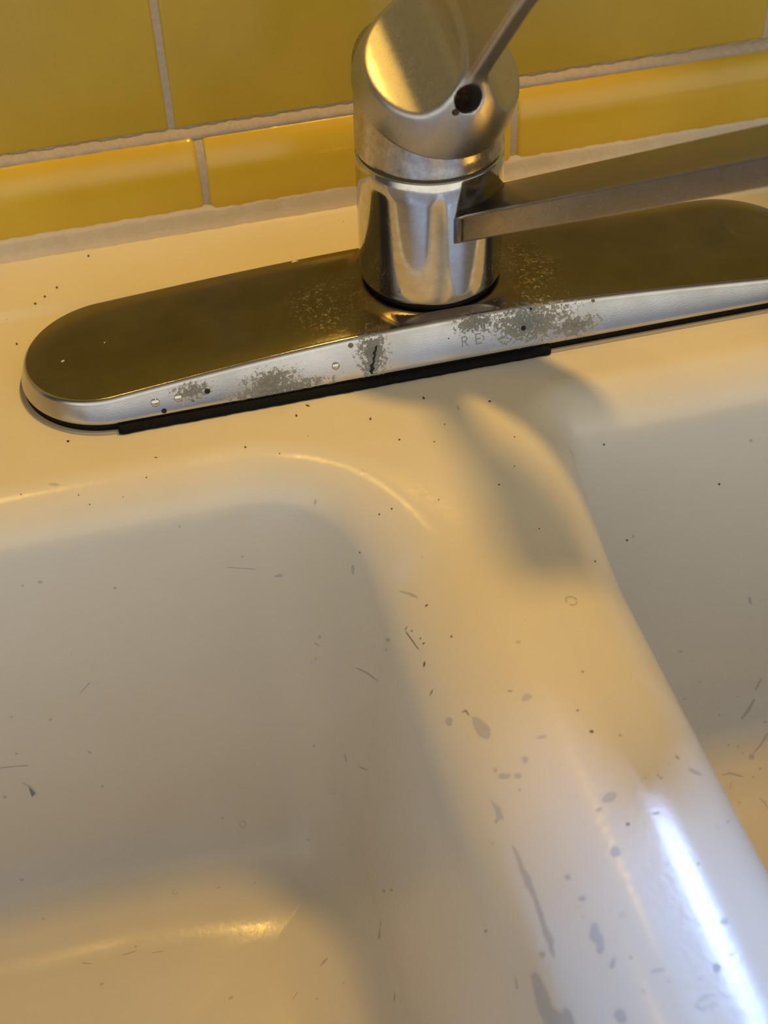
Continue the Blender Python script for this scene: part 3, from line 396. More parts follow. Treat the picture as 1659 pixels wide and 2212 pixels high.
(1,[-21.82,-86.3,-3.41,-21.94,-86.52,-3.45,-22.14,-86.46,-3.46,-22.23,-86.28,-3.43,-22.19,-86.06,-3.39,-22.0,-85.94,-3.35,-21.84,-86.08,-3.37]),
(1,[-11.06,-56.2,-0.07,-11.25,-56.45,-0.08,-11.45,-56.42,-0.08,-11.54,-56.21,-0.07,-11.47,-55.93,-0.06,-11.27,-55.8,-0.06,-11.11,-55.92,-0.06]),
(0,[103.85,-73.14,-100.73,104.16,-73.27,-101.82,104.14,-73.36,-102.55,103.89,-73.38,-102.7,103.64,-73.39,-102.76,103.28,-73.36,-102.46,102.85,-73.29,-101.79,102.57,-73.17,-100.78,102.38,-73.07,-99.93,102.26,-72.97,-99.12,102.4,-72.92,-98.73,102.71,-72.93,-98.89,103.03,-72.94,-98.96,103.49,-73.01,-99.62]),
(2,[96.64,-64.1,-27.05,96.47,-64.16,-27.51,95.9,-64.16,-27.52,95.38,-64.11,-27.05,95.31,-64.03,-26.46,95.79,-64.01,-26.29,96.36,-64.04,-26.49]),
(2,[5.08,-135.27,-7.24,5.22,-135.41,-7.28,4.7,-135.86,-7.13,4.63,-135.65,-7.12]),
(2,[4.62,-135.61,-7.11,4.72,-135.91,-7.14,4.09,-136.17,-6.98,4.11,-135.8,-6.99]),
(2,[4.11,-135.87,-6.99,4.09,-136.09,-6.98,3.47,-136.11,-6.83,3.54,-135.88,-6.85]),
(2,[3.56,-135.83,-6.85,3.45,-136.16,-6.83,2.87,-135.94,-6.71,3.05,-135.63,-6.75]),
(2,[2.33,-134.82,-6.6,2.17,-134.91,-6.57,2.09,-134.27,-6.55,2.25,-134.25,-6.58]),
(2,[2.26,-134.24,-6.58,2.08,-134.27,-6.55,2.21,-133.64,-6.57,2.37,-133.69,-6.6]),
(2,[2.39,-133.69,-6.61,2.2,-133.63,-6.57,2.53,-133.06,-6.64,2.67,-133.21,-6.67]),
(2,[2.68,-133.21,-6.67,2.53,-133.06,-6.64,3.03,-132.63,-6.74,3.1,-132.86,-6.76]),
(2,[3.11,-132.88,-6.76,3.03,-132.61,-6.74,3.64,-132.37,-6.87,3.63,-132.7,-6.87]),
(2,[3.63,-132.64,-6.87,3.64,-132.43,-6.87,4.27,-132.41,-7.03,4.2,-132.62,-7.01]),
(2,[4.17,-132.69,-7.0,4.29,-132.34,-7.03,4.89,-132.54,-7.19,4.69,-132.88,-7.13]),
(2,[5.1,-133.22,-7.25,5.38,-132.92,-7.33,5.68,-133.49,-7.41,5.37,-133.68,-7.32]),
(2,[5.44,-133.64,-7.34,5.61,-133.53,-7.39,5.69,-134.16,-7.42,5.52,-134.2,-7.37]),
(2,[5.37,-134.77,-7.32,5.58,-134.81,-7.38,5.22,-135.41,-7.28,5.07,-135.27,-7.24]),
(2,[54.63,-68.21,-57.97,54.46,-68.31,-58.66,54.05,-68.3,-58.61,53.73,-68.23,-58.1,53.68,-68.13,-57.36,53.96,-68.06,-56.88,54.35,-68.12,-57.3]),
(0,[107.95,-73.28,-102.47,107.76,-73.31,-102.66,107.38,-73.32,-102.67,107.08,-73.28,-102.36,106.92,-73.24,-102.0,107.3,-73.23,-101.94,107.75,-73.25,-102.13]),
(0,[-61.31,-78.58,-63.51,-61.48,-78.5,-64.09,-61.85,-78.21,-64.49,-62.18,-77.87,-64.39,-62.08,-77.84,-63.73,-61.74,-78.09,-63.21,-61.32,-78.46,-62.94]),
(0,[-63.63,-77.07,-67.38,-62.93,-77.78,-67.88,-62.09,-78.6,-67.98,-62.0,-78.65,-67.76,-62.69,-77.9,-67.3,-63.54,-77.11,-67.17]),
(0,[-63.26,-78.55,-74.04,-63.36,-78.53,-74.43,-63.62,-78.36,-74.86,-63.95,-78.12,-75.15,-63.95,-78.07,-74.84,-63.8,-78.13,-74.42,-63.47,-78.36,-74.03]),
(0,[-64.75,-77.62,-76.28,-64.84,-77.6,-76.61,-65.07,-77.45,-76.81,-65.22,-77.3,-76.69,-65.19,-77.27,-76.35,-64.99,-77.39,-76.11,-64.83,-77.53,-76.1]),
(0,[-143.6,-70.01,-76.06,-142.61,-69.91,-75.24,-141.68,-69.8,-74.29,-140.75,-69.68,-73.35,-139.91,-69.61,-72.75,-139.19,-69.5,-71.89,-139.26,-69.48,-71.72,-140.14,-69.55,-72.24,-140.91,-69.64,-73.03,-141.86,-69.75,-73.94,-142.8,-69.86,-74.86,-143.69,-69.99,-75.9]),
(0,[-166.71,-70.46,-79.74,-166.86,-70.5,-80.03,-167.41,-70.5,-80.08,-167.69,-70.47,-79.82,-167.8,-70.43,-79.51,-167.32,-70.42,-79.39,-166.88,-70.43,-79.49]),
(0,[-154.61,-71.01,-84.27,-154.77,-71.06,-84.69,-155.21,-71.11,-85.09,-155.68,-71.11,-85.08,-155.86,-71.07,-84.75,-155.45,-71.0,-84.22,-154.91,-70.99,-84.12]),
(0,[-142.56,-67.84,-58.05,-142.73,-67.87,-58.26,-142.98,-67.86,-58.23,-143.15,-67.84,-58.02,-143.1,-67.81,-57.76,-142.88,-67.79,-57.62,-142.64,-67.81,-57.78]),
(0,[-144.89,-73.45,-104.55,-145.27,-73.45,-104.58,-145.89,-73.38,-104.03,-146.29,-73.29,-103.26,-146.04,-73.26,-103.01,-145.47,-73.29,-103.25,-144.96,-73.38,-104.03]),
(0,[-168.97,-72.53,-96.87,-169.22,-72.57,-97.19,-169.56,-72.56,-97.11,-169.83,-72.52,-96.83,-169.7,-72.47,-96.43,-169.39,-72.45,-96.25,-169.06,-72.48,-96.44]),
(2,[-176.09,-73.13,-101.9,-175.28,-73.17,-102.17,-174.44,-73.18,-102.27,-173.6,-73.19,-102.34,-172.78,-73.21,-102.56,-171.95,-73.23,-102.69,-171.11,-73.24,-102.76,-170.22,-73.27,-102.99,-169.31,-73.29,-103.17,-168.42,-73.32,-103.46,-167.51,-73.35,-103.65,-166.58,-73.35,-103.72,-166.55,-73.33,-103.55,-167.43,-73.29,-103.19,-168.33,-73.26,-102.94,-169.25,-73.24,-102.81,-170.14,-73.21,-102.55,-171.05,-73.19,-102.35,-171.88,-73.17,-102.18,-172.72,-73.15,-102.06,-173.56,-73.15,-102.04,-174.39,-73.13,-101.86,-175.21,-73.11,-101.72,-176.06,-73.11,-101.74]),
(0,[-170.42,-74.28,-111.4,-169.69,-74.42,-112.54,-168.95,-74.55,-113.67,-168.2,-74.67,-114.68,-167.65,-74.85,-116.14,-167.21,-75.0,-117.41,-168.72,-75.2,-119.01,-168.64,-75.22,-119.23,-166.7,-75.05,-117.79,-167.27,-74.82,-115.87,-167.72,-74.61,-114.15,-168.57,-74.48,-113.07,-169.43,-74.37,-112.13,-170.3,-74.26,-111.2]),
(0,[-176.95,-74.88,-116.35,-177.31,-74.93,-116.78,-177.82,-74.94,-116.87,-178.07,-74.87,-116.3,-178.0,-74.79,-115.64,-177.49,-74.76,-115.39,-177.1,-74.81,-115.77]),
(0,[-143.83,-75.52,-121.75,-144.09,-75.57,-122.24,-144.57,-75.56,-122.14,-144.86,-75.51,-121.7,-144.8,-75.44,-121.11,-144.35,-75.42,-120.95,-143.94,-75.45,-121.2]),
(0,[-67.49,-82.3,-117.33,-67.78,-82.14,-117.81,-68.18,-81.82,-117.82,-68.36,-81.62,-117.54,-68.31,-81.58,-117.07,-67.89,-81.87,-116.79,-67.58,-82.16,-116.93]),
(0,[-58.99,-92.56,-111.61,-59.02,-92.98,-113.31,-58.79,-93.83,-114.45,-58.67,-94.03,-114.17,-58.64,-93.59,-112.48,-58.86,-92.75,-111.35]),
(2,[-55.62,-101.62,-108.5,-55.06,-103.64,-106.95,-54.49,-105.96,-104.74,-53.98,-108.7,-101.86,-53.94,-108.78,-101.57,-54.38,-106.17,-104.03,-54.92,-103.85,-106.13,-55.58,-101.68,-108.24]),
(2,[-74.21,-79.71,-127.91,-74.46,-79.69,-128.38,-74.88,-79.54,-128.53,-75.11,-79.39,-128.25,-75.03,-79.35,-127.86,-74.77,-79.39,-127.5,-74.38,-79.56,-127.53]),
(2,[-63.1,-91.26,-135.09,-62.93,-91.49,-134.98,-63.18,-91.34,-135.76,-63.31,-91.14,-135.73]),
(2,[-63.31,-91.13,-135.72,-63.17,-91.35,-135.76,-63.51,-91.07,-136.51,-63.59,-90.91,-136.32]),
(2,[-63.58,-90.92,-136.34,-63.52,-91.05,-136.49,-63.91,-90.69,-137.09,-63.91,-90.62,-136.85]),
(2,[-64.24,-90.28,-137.19,-64.3,-90.29,-137.48,-64.64,-89.88,-137.62,-64.54,-89.93,-137.32]),
(2,[-64.54,-89.93,-137.34,-64.64,-89.89,-137.6,-64.9,-89.54,-137.48,-64.77,-89.62,-137.24]),
(2,[-64.77,-89.62,-137.24,-64.9,-89.54,-137.49,-65.04,-89.27,-137.14,-64.89,-89.39,-136.93]),
(2,[-64.86,-89.41,-136.9,-65.06,-89.24,-137.17,-65.07,-89.08,-136.63,-64.86,-89.27,-136.44]),
(2,[-64.56,-89.32,-135.29,-64.65,-89.18,-135.25,-64.32,-89.42,-134.58,-64.26,-89.52,-134.71]),
(2,[-64.26,-89.52,-134.71,-64.31,-89.42,-134.58,-63.93,-89.76,-134.01,-63.93,-89.82,-134.21]),
(2,[-63.61,-90.18,-133.96,-63.53,-90.17,-133.51,-63.18,-90.63,-133.31,-63.34,-90.53,-133.8]),
(2,[-63.32,-90.54,-133.75,-63.2,-90.61,-133.37,-62.94,-91.01,-133.43,-63.11,-90.87,-133.8]),
(2,[-63.08,-90.89,-133.74,-62.97,-90.99,-133.49,-62.84,-91.28,-133.79,-62.96,-91.15,-134.01]),
(2,[-62.98,-91.13,-134.04,-62.82,-91.3,-133.76,-62.82,-91.47,-134.29,-62.98,-91.27,-134.49]),
(2,[-62.96,-91.29,-134.47,-62.83,-91.45,-134.31,-62.96,-91.45,-135.0,-63.07,-91.29,-135.07]),
(2,[-97.43,-84.37,-152.95,-97.35,-84.46,-153.18,-97.79,-84.47,-153.27,-97.8,-84.39,-153.03]),
(2,[-97.8,-84.37,-152.98,-97.79,-84.49,-153.32,-98.25,-84.44,-153.25,-98.16,-84.33,-152.92]),
(2,[-98.17,-84.34,-152.95,-98.24,-84.43,-153.21,-98.65,-84.33,-152.98,-98.51,-84.26,-152.76]),
(2,[-98.53,-84.27,-152.79,-98.63,-84.32,-152.95,-98.94,-84.17,-152.59,-98.79,-84.14,-152.48]),
(2,[-98.74,-84.13,-152.44,-98.99,-84.18,-152.63,-99.18,-84.0,-152.16,-98.88,-83.99,-152.09]),
(2,[-98.9,-83.99,-152.09,-99.16,-84.0,-152.16,-99.18,-83.82,-151.66,-98.92,-83.85,-151.7]),
(2,[-98.98,-83.84,-151.69,-99.13,-83.82,-151.67,-99.0,-83.67,-151.22,-98.86,-83.71,-151.3]),
(2,[-98.81,-83.72,-151.33,-99.05,-83.65,-151.19,-98.77,-83.53,-150.8,-98.59,-83.62,-151.02]),
(2,[-98.61,-83.61,-151.0,-98.75,-83.54,-150.82,-98.37,-83.47,-150.56,-98.29,-83.55,-150.79]),
(2,[-98.3,-83.55,-150.78,-98.37,-83.47,-150.57,-97.93,-83.46,-150.47,-97.92,-83.54,-150.69]),
(2,[-97.92,-83.54,-150.68,-97.93,-83.47,-150.49,-97.49,-83.52,-150.55,-97.54,-83.58,-150.74]),
(2,[-97.54,-83.58,-150.74,-97.48,-83.51,-150.54,-97.08,-83.62,-150.77,-97.2,-83.67,-150.94]),
(2,[-97.2,-83.67,-150.95,-97.08,-83.62,-150.76,-96.77,-83.76,-151.12,-96.94,-83.8,-151.25]),
(2,[-96.96,-83.8,-151.27,-96.74,-83.76,-151.11,-96.56,-83.93,-151.57,-96.82,-83.94,-151.64]),
(2,[-96.81,-83.94,-151.64,-96.56,-83.93,-151.57,-96.54,-84.11,-152.07,-96.79,-84.08,-152.03]),
(2,[-96.8,-84.08,-152.03,-96.53,-84.11,-152.08,-96.66,-84.27,-152.55,-96.91,-84.21,-152.41]),
(2,[-96.89,-84.21,-152.42,-96.68,-84.27,-152.54,-96.96,-84.39,-152.93,-97.11,-84.31,-152.73]),
(2,[-97.1,-84.32,-152.74,-96.97,-84.38,-152.92,-97.35,-84.46,-153.17,-97.42,-84.38,-152.95]),
(2,[-126.33,-95.93,-167.49,-126.09,-95.99,-167.53,-126.25,-96.26,-167.7,-126.45,-96.14,-167.62]),
(2,[-126.46,-96.13,-167.62,-126.24,-96.26,-167.7,-126.51,-96.47,-167.83,-126.66,-96.29,-167.71]),
(2,[-126.67,-96.28,-167.71,-126.5,-96.49,-167.83,-126.85,-96.61,-167.9,-126.94,-96.37,-167.76]),
(2,[-126.93,-96.38,-167.77,-126.86,-96.59,-167.89,-127.25,-96.61,-167.9,-127.23,-96.39,-167.77]),
(2,[-127.24,-96.44,-167.8,-127.25,-96.56,-167.87,-127.61,-96.48,-167.81,-127.55,-96.37,-167.75]),
(2,[-127.53,-96.32,-167.72,-127.63,-96.52,-167.84,-127.96,-96.34,-167.72,-127.78,-96.18,-167.63]),
(2,[-127.82,-96.21,-167.64,-127.93,-96.31,-167.7,-128.16,-96.06,-167.54,-128.01,-96.01,-167.51]),
(2,[-127.95,-95.98,-167.5,-128.22,-96.09,-167.56,-128.34,-95.78,-167.36,-128.04,-95.76,-167.36]),
(2,[-128.08,-95.77,-167.36,-128.3,-95.78,-167.36,-128.28,-95.48,-167.17,-128.07,-95.53,-167.21]),
(2,[-128.09,-95.53,-167.2,-128.25,-95.49,-167.18,-128.1,-95.23,-167.02,-127.97,-95.31,-167.07]),
(2,[-127.93,-95.33,-167.08,-128.14,-95.21,-167.0,-127.87,-95.0,-166.87,-127.73,-95.17,-166.99]),
(2,[-127.75,-95.14,-166.97,-127.85,-95.03,-166.89,-127.51,-94.92,-166.82,-127.47,-95.05,-166.91]),
(2,[-127.15,-95.09,-166.94,-127.13,-94.86,-166.78,-126.75,-94.94,-166.84,-126.86,-95.15,-166.99]),
(2,[-126.3,-95.7,-167.34,-126.1,-95.69,-167.34,-126.11,-95.98,-167.53,-126.31,-95.94,-167.49]),
(0,[-104.41,-82.0,-147.94,-104.6,-82.12,-148.29,-105.04,-82.07,-148.25,-105.26,-81.93,-147.96,-105.26,-81.79,-147.6,-104.89,-81.79,-147.52,-104.55,-81.86,-147.62]),
(0,[-74.58,-91.83,-160.76,-74.99,-91.73,-160.93,-75.4,-91.44,-160.88,-75.69,-91.1,-160.67,-75.48,-90.99,-160.42,-75.02,-91.13,-160.28,-74.7,-91.52,-160.5]),
(0,[-179.26,-83.62,-155.0,-179.69,-83.79,-155.25,-180.38,-83.81,-155.29,-180.85,-83.6,-154.97,-180.84,-83.36,-154.61,-180.23,-83.28,-154.5,-179.63,-83.39,-154.66]),
(0,[-110.74,-97.62,-168.66,-110.96,-97.85,-168.8,-111.45,-97.78,-168.75,-111.75,-97.55,-168.61,-111.72,-97.3,-168.45,-111.31,-97.24,-168.42,-110.9,-97.36,-168.5]),
(2,[-97.35,-98.71,-169.36,-97.55,-98.91,-169.5,-97.88,-98.92,-169.5,-98.06,-98.69,-169.35,-97.97,-98.47,-169.2,-97.73,-98.37,-169.14,-97.45,-98.45,-169.2]),
(2,[-149.9,-113.54,-172.07,-148.5,-113.5,-172.1,-147.11,-113.41,-172.14,-145.73,-113.2,-172.18,-144.36,-112.92,-172.22,-144.39,-112.72,-172.21,-145.8,-112.76,-172.15,-147.19,-112.86,-172.11,-148.57,-113.08,-172.08,-149.93,-113.33,-172.05]),
(2,[-139.22,-115.16,-172.55,-138.15,-115.34,-172.61,-137.09,-115.38,-172.68,-136.03,-115.44,-172.74,-134.96,-115.36,-172.8,-134.97,-115.22,-172.8,-136.03,-115.05,-172.73,-137.1,-115.0,-172.67,-138.16,-114.93,-172.6,-139.22,-115.02,-172.55]),
(2,[-164.35,-112.6,-171.9,-163.18,-113.24,-171.94,-161.96,-113.7,-171.96,-160.72,-114.07,-171.98,-160.68,-113.9,-171.97,-161.86,-113.29,-171.94,-163.07,-112.77,-171.91,-164.32,-112.43,-171.89]),
(0,[-157.39,-122.6,-172.18,-157.69,-122.96,-172.19,-158.36,-123.03,-172.19,-159.07,-122.87,-172.19,-159.05,-122.42,-172.18,-158.46,-122.2,-172.17,-157.68,-122.16,-172.17]),
(2,[-81.16,-135.85,-173.83,-79.37,-135.12,-173.1,-77.94,-134.28,-172.43,-78.09,-133.94,-172.51,-79.81,-134.26,-173.29,-81.34,-135.53,-173.9]),
(0,[-113.75,-138.52,-174.87,-114.06,-139.02,-174.86,-114.75,-139.17,-174.81,-115.52,-139.08,-174.75,-115.39,-138.54,-174.76,-114.92,-138.15,-174.79,-114.1,-138.04,-174.85]),
(2,[-93.3,-144.46,-176.08,-91.04,-142.46,-175.99,-91.24,-142.19,-176.0,-93.5,-144.19,-176.09]),
(2,[-74.5,-146.15,-170.45,-74.67,-146.36,-170.56,-75.03,-146.2,-170.8,-75.23,-145.85,-170.93,-75.24,-145.49,-170.93,-74.87,-145.55,-170.69,-74.59,-145.84,-170.51]),
(2,[-84.62,-147.16,-174.93,-84.88,-147.32,-174.99,-85.23,-147.32,-175.08,-85.51,-146.99,-175.15,-85.44,-146.63,-175.13,-85.06,-146.66,-175.04,-84.7,-146.81,-174.95]),
(2,[-174.94,-94.81,-166.01,-175.19,-94.99,-166.13,-175.7,-94.93,-166.09,-176.06,-94.71,-165.94,-175.98,-94.48,-165.8,-175.6,-94.37,-165.72,-175.15,-94.56,-165.85]),
(2,[-143.99,-111.33,-172.1,-144.35,-111.51,-172.1,-144.8,-111.58,-172.09,-145.05,-111.23,-172.05,-144.99,-110.95,-172.02,-144.67,-110.76,-172.01,-144.22,-110.97,-172.05]),
(1,[-112.28,71.54,1.93,-112.64,71.75,1.94,-112.73,72.53,1.98,-112.64,73.28,2.01,-112.28,73.36,2.02,-111.94,72.86,1.99,-112.06,72.07,1.96]),
(1,[-133.56,47.67,1.6,-133.83,47.16,1.6,-134.3,47.35,1.6,-134.63,47.87,1.6,-134.52,48.48,1.6,-134.12,48.63,1.6,-133.71,48.31,1.6]),
(1,[-130.15,50.54,1.6,-130.47,50.54,1.6,-130.78,51.14,1.6,-130.69,51.85,1.6,-130.42,52.16,1.6,-130.09,51.72,1.6,-129.95,50.99,1.6]),
(1,[-125.4,54.89,1.6,-125.8,54.98,1.6,-126.02,55.79,1.6,-125.93,56.48,1.6,-125.64,56.73,1.6,-125.35,56.25,1.6,-125.24,55.54,1.6]),
(1,[-142.13,26.99,0.0,-142.48,27.13,0.0,-142.73,27.69,0.0,-142.72,28.3,0.0,-142.48,28.55,0.0,-142.13,28.27,0.0,-142.01,27.57,0.0]),
(1,[-33.79,-47.53,0.0,-34.02,-47.22,0.0,-34.02,-46.62,0.0,-33.76,-46.22,0.0,-33.43,-46.07,0.0,-33.29,-46.61,0.0,-33.48,-47.22,0.0]),
(1,[-56.44,-38.97,0.0,-56.72,-38.81,0.0,-56.83,-38.27,0.0,-56.68,-37.76,0.0,-56.38,-37.56,0.0,-56.13,-37.99,0.0,-56.15,-38.67,0.0]),
(1,[-129.42,-30.02,0.0,-129.71,-30.31,0.0,-130.09,-30.18,0.0,-130.35,-29.74,0.0,-130.25,-29.29,0.0,-129.89,-29.23,0.0,-129.55,-29.5,0.0]),
(1,[-14.19,-42.23,0.0,-14.55,-42.16,0.0,-14.61,-41.52,0.0,-14.52,-40.87,0.0,-14.16,-40.69,0.0,-13.89,-41.1,0.0,-13.87,-41.8,0.0])]
_r = random.Random(11)
for _ in range(45):                                   # pin specks
    x, y = _r.uniform(-150, 60), _r.uniform(-260, -32) if _r.random() < .8 else _r.uniform(34, 72)
    if abs(float(sink_z(x+1, y)-sink_z(x-1, y))) > 1.2 or abs(float(sink_z(x, y+1)-sink_z(x, y-1))) > 1.2: continue
    r = _r.uniform(.12, .3)
    MARKS.append((1 if _r.random() < .6 else 2, [v for k in range(6) for v in (x+r*math.cos(k)*_r.uniform(.7, 1.2), y+r*math.sin(k)*_r.uniform(.7, 1.2), 0.)]))
scuff = mat('faint_scuff', (.53, .50, .44), .4)
def snormal(x, y):
    gx_ = (sink_z(x+e, y)-sink_z(x-e, y))/(2*e); gy_ = (sink_z(x, y+e)-sink_z(x, y-e))/(2*e)
    n_ = np.stack([-gx_, -gy_, np.ones_like(gx_)], -1); return n_/np.linalg.norm(n_, axis=-1, keepdims=True)
fmi = [0]*len(Fl); VV = [V]; NN = [Nn]; nb = len(V)
for kind, c_ in MARKS:
    P_ = np.array(c_).reshape(-1, 3); ext = np.ptp(P_, axis=0).max()
    bmm = bmesh.new(); vs_ = [bmm.verts.new(q) for q in P_]; bmm.faces.new(vs_)
    bmesh.ops.triangulate(bmm, faces=bmm.faces[:])
    for _ in range(4):
        le = [g for g in bmm.edges if g.calc_length() > 1.6]
        if not le or ext < 2.5: break
        bmesh.ops.subdivide_edges(bmm, edges=le, cuts=1, use_grid_fill=False)
        bmesh.ops.triangulate(bmm, faces=bmm.faces[:])
    q = np.array([v.co[:] for v in bmm.verts]); bmm.verts.index_update()
    if ext < .8: q[:, 2] = sink_z(q[:, 0], q[:, 1])
    for _ in range(3):
        ns_ = snormal(q[:, 0], q[:, 1]); q = q - ns_*((q[:, 2]-sink_z(q[:, 0], q[:, 1]))*ns_[:, 2])[:, None]
    q = q + ns_*.07
    for f_ in bmm.faces:
        ids = [v.index for v in f_.verts]
        a_, b_, c2 = q[ids[0]], q[ids[1]], q[ids[2]]
        if np.cross(b_-a_, c2-a_) @ ns_[ids[0]] < 0: ids.reverse()
        Fl.append(tuple(nb+i for i in ids)); fmi.append(1+kind)
    VV.append(q); NN.append(ns_); nb += len(q); bmm.free()
sink = add('kitchen_sink', np.vstack(VV), Fl, None, normals=np.vstack(NN), mats=[enamel, chipm, chipd, scuff], fm=fmi)
tag(sink, 'worn cream enamel double bowl kitchen sink below the yellow tiles', 'sink')

# ------------------------------------------------------------------ wall of tiles with a window opening to the right
def glazed(name, c1, c2):
    m = mat(name, c1, .16); t = NT(m)
    t.set('Base Color', t.mix(t.ramp(t.noise(.02, 3), [(.3, 0), (.7, 1)]), c1, c2))
    t.set('Roughness', t.ramp(t.noise(.3, 4), [(.3, .14), (.8, .26)]))
    t.bump(t.noise(.05, 3), .25, .5); return m
tile = glazed('ochre_glazed_tile', (.43, .295, .030), (.49, .34, .042))
trim_tile = glazed('yellow_glazed_trim', (.56, .365, .028), (.62, .42, .04))
grout = mat('grout', (.46, .38, .28), .9)
t = NT(grout); t.set('Base Color', t.mix(t.noise(.5, 5, .7), (.36, .29, .20), (.56, .47, .36))); t.bump(t.noise(1.5, 4), .8, .5)
def tile_box(x0, x1, z0, z1, yf, r=1.6, nseg=5):
    # rounded-edge slab facing -Y
    R = []
    prof = [(0, 4.0)] + [(r*(1-math.cos(a)), r*(1-math.sin(a))) for a in np.linspace(0, math.pi/2, nseg)]
    for ins, dy in prof:
        R.append([(x0+ins, yf+dy, z0+ins), (x1-ins, yf+dy, z0+ins), (x1-ins, yf+dy, z1-ins), (x0+ins, yf+dy, z1-ins)])
    return rings(R, cap1=True)
def merge(parts):
    V, F, o = [], [], 0
    for v, f in parts:
        V += list(v); F += [tuple(i+o for i in g) for g in f]; o += len(v)
    return V, F
YW = 87.4; PX = 118.0; G = 2.4
WX0, WX1, WZ0, WZ1 = 100., 900., 466., 1000.            # window opening
parts = []
for i in range(-4, 9):
    for j in range(0, 9):
        x0 = -73.5 + i*PX + G/2; x1 = x0 + PX - G; z0 = 39.5 + j*PX; z1 = z0 + PX - G
        if x1 > WX0 and x0 < WX1 and z1 > WZ0: 
            if z0 > WZ0: 
                if x0 >= WX0: continue
                x1 = min(x1, WX0)
            else:
                z1 = min(z1, WZ0) if x0 >= WX0 else z1
        if x1-x0 < 8: continue
        yo = rng.uniform(-.15, .15)
        parts.append(tile_box(x0, x1, z0, z1, YW+yo))
tv, tf = merge(parts)
def box(x0, x1, y0, y1, z0, z1):
    v = [(x, y, z) for x in (x0, x1) for y in (y0, y1) for z in (z0, z1)]
    return v, [(0, 1, 3, 2), (4, 6, 7, 5), (0, 4, 5, 1), (2, 3, 7, 6), (0, 2, 6, 4), (1, 5, 7, 3)]
gv, gf = merge([box(-560, WX0, YW+1.0, YW+70, -20, 1110), box(WX0, WX1, YW+1.0, YW+70, -20, WZ0), box(WX1, 1000, YW+1., YW+70, -20, 1110), box(WX0, WX1, YW+1, YW+70, WZ1, 1110)])
F2 = [tuple(i+len(tv) for i in f) for f in gf]
wall = add('wall_back', tv+gv, tf+F2, None, smooth=False, mats=[tile, grout], fm=[0]*len(tf)+[1]*len(F2))
wall['kind'] = 'structure'
# window frame of the opening
wood = mat('painted_wood', (.7, .68, .64), .5)
fv, ff = merge([box(WX0, WX1, YW+40, YW+62, WZ0, WZ0+25), box(WX0, WX1, YW+40, YW+62, WZ1-25, WZ1), box(WX0, WX0+12, YW+40, YW+62, WZ0, WZ1), box(WX1-25, WX1, YW+40, YW+62, WZ0, WZ1)])

# trim tiles (rounded top), each a piece of the setting
def trim(n, x0, x1, tilt):
    prof = [(YW+2, 6.)] + [(79.3, 6.), (79.1, 12), (79.0, 18), (79.0, 21.5)]
    for a in np.linspace(0, math.pi/2, 24)[1:]: prof.append((79.0+8.2*(1-math.cos(a)), 22+14.8*math.sin(a)))
    prof += [(YW+2, 36.9)]
    xs_ = [x0, x0+.25, x0+.8, x0+1.6] + list(np.linspace(x0+3, x1-3, 40)) + [x1-1.6, x1-.8, x1-.25, x1]
    R = []
    for k, x in enumerate(xs_):
        q = min(x-x0, x1-x); ins = 1.5*(1-math.sqrt(max(0, 1-(1-min(q, 1.6)/1.6)**2)))
        R.append([(x, y+ins + tilt*(z-20)*.01 + .12*math.sin(x*.11)*0, z - (ins if z > 28 else 0)) for y, z in prof])
    v, f = rings(R, closed=False)
    n_ = len(prof); f += [tuple(range(n_)), tuple(reversed([len(v)-n_+i for i in range(n_)]))]
    o = add('trim_%d' % n, v, f, trim_tile); o['kind'] = 'structure'; return o
for k, (a, b, tl) in enumerate([(-430, -309.5, 0), (-308, -187.5, 0), (-186, -66.3, 0), (-63.8, 55.3, 4), (57.6, 178, 3), (180, 300, 0), (302, 422, 0)]):
    trim(k+1, a, b, tl)
# grout strip between trim and wall tiles, in the trim joints, and the caulk bead below
rag = lambda x, s: .28*math.sin(x*.23+s)+.35*math.sin(x*.61+2*s)+.3*math.sin(x*1.37+s*3)
R = []
for x in np.arange(-430, 423, 1.5):
    q = .6*rag(x, 1)
    R.append([(x, YW+1.5, 34), (x, 84.9, 35.9+q*.4), (x, 86.0, 37.6+q*.6), (x, YW-.1, 39.2+q), (x, YW+1.5, 39.6+q)])
v, f = rings(R, closed=False); o = add('trim_8', v, f, grout); o['kind'] = 'structure'
pp = []
for jx in (-308.7, -186.7, -65.0, 56.4, 179., 301.):
    prof = [(79.9, 6), (79.7, 21)] + [(79.7+8.0*(1-math.cos(a)), 21.8+14.4*math.sin(a)) for a in np.linspace(.1, math.pi/2, 14)]
    pp.append(rings([[(jx-1.6, y+.2, z) for y, z in prof], [(jx, y, z) for y, z in prof], [(jx+1.6, y+.2, z) for y, z in prof]], closed=False))
v, f = merge(pp); o = add('trim_9', v, f, grout); o['kind'] = 'structure'
caulk = mat('caulk', (.7, .62, .5), .3)
t = NT(caulk); t.set('Base Color', t.mix(t.noise(.15, 5, .7), (.50, .42, .30), (.66, .58, .45))); t.bump(t.noise(.5, 4), .6, .5)
R = []
for x in np.arange(-430, 423, 1.5):
    q = rag(x, 5)*.7; p2 = rag(x*.7, 9)*.35; zb = float(sink_z(x, 81))
    R.append([(x, 81, 11.3+q*.6), (x, 79.0, 10.6+q*.6), (x, 78.5+p2*.5, 8.5+q*.3), (x, 78.1+p2*.6, 6), (x, 77.6+p2*.7, 4), (x, 76.9+p2, zb+.5), (x, 76.3+p2, zb-.3)])
v, f = rings(R, closed=False); o = add('trim_10', v, f, caulk); o['kind'] = 'structure'

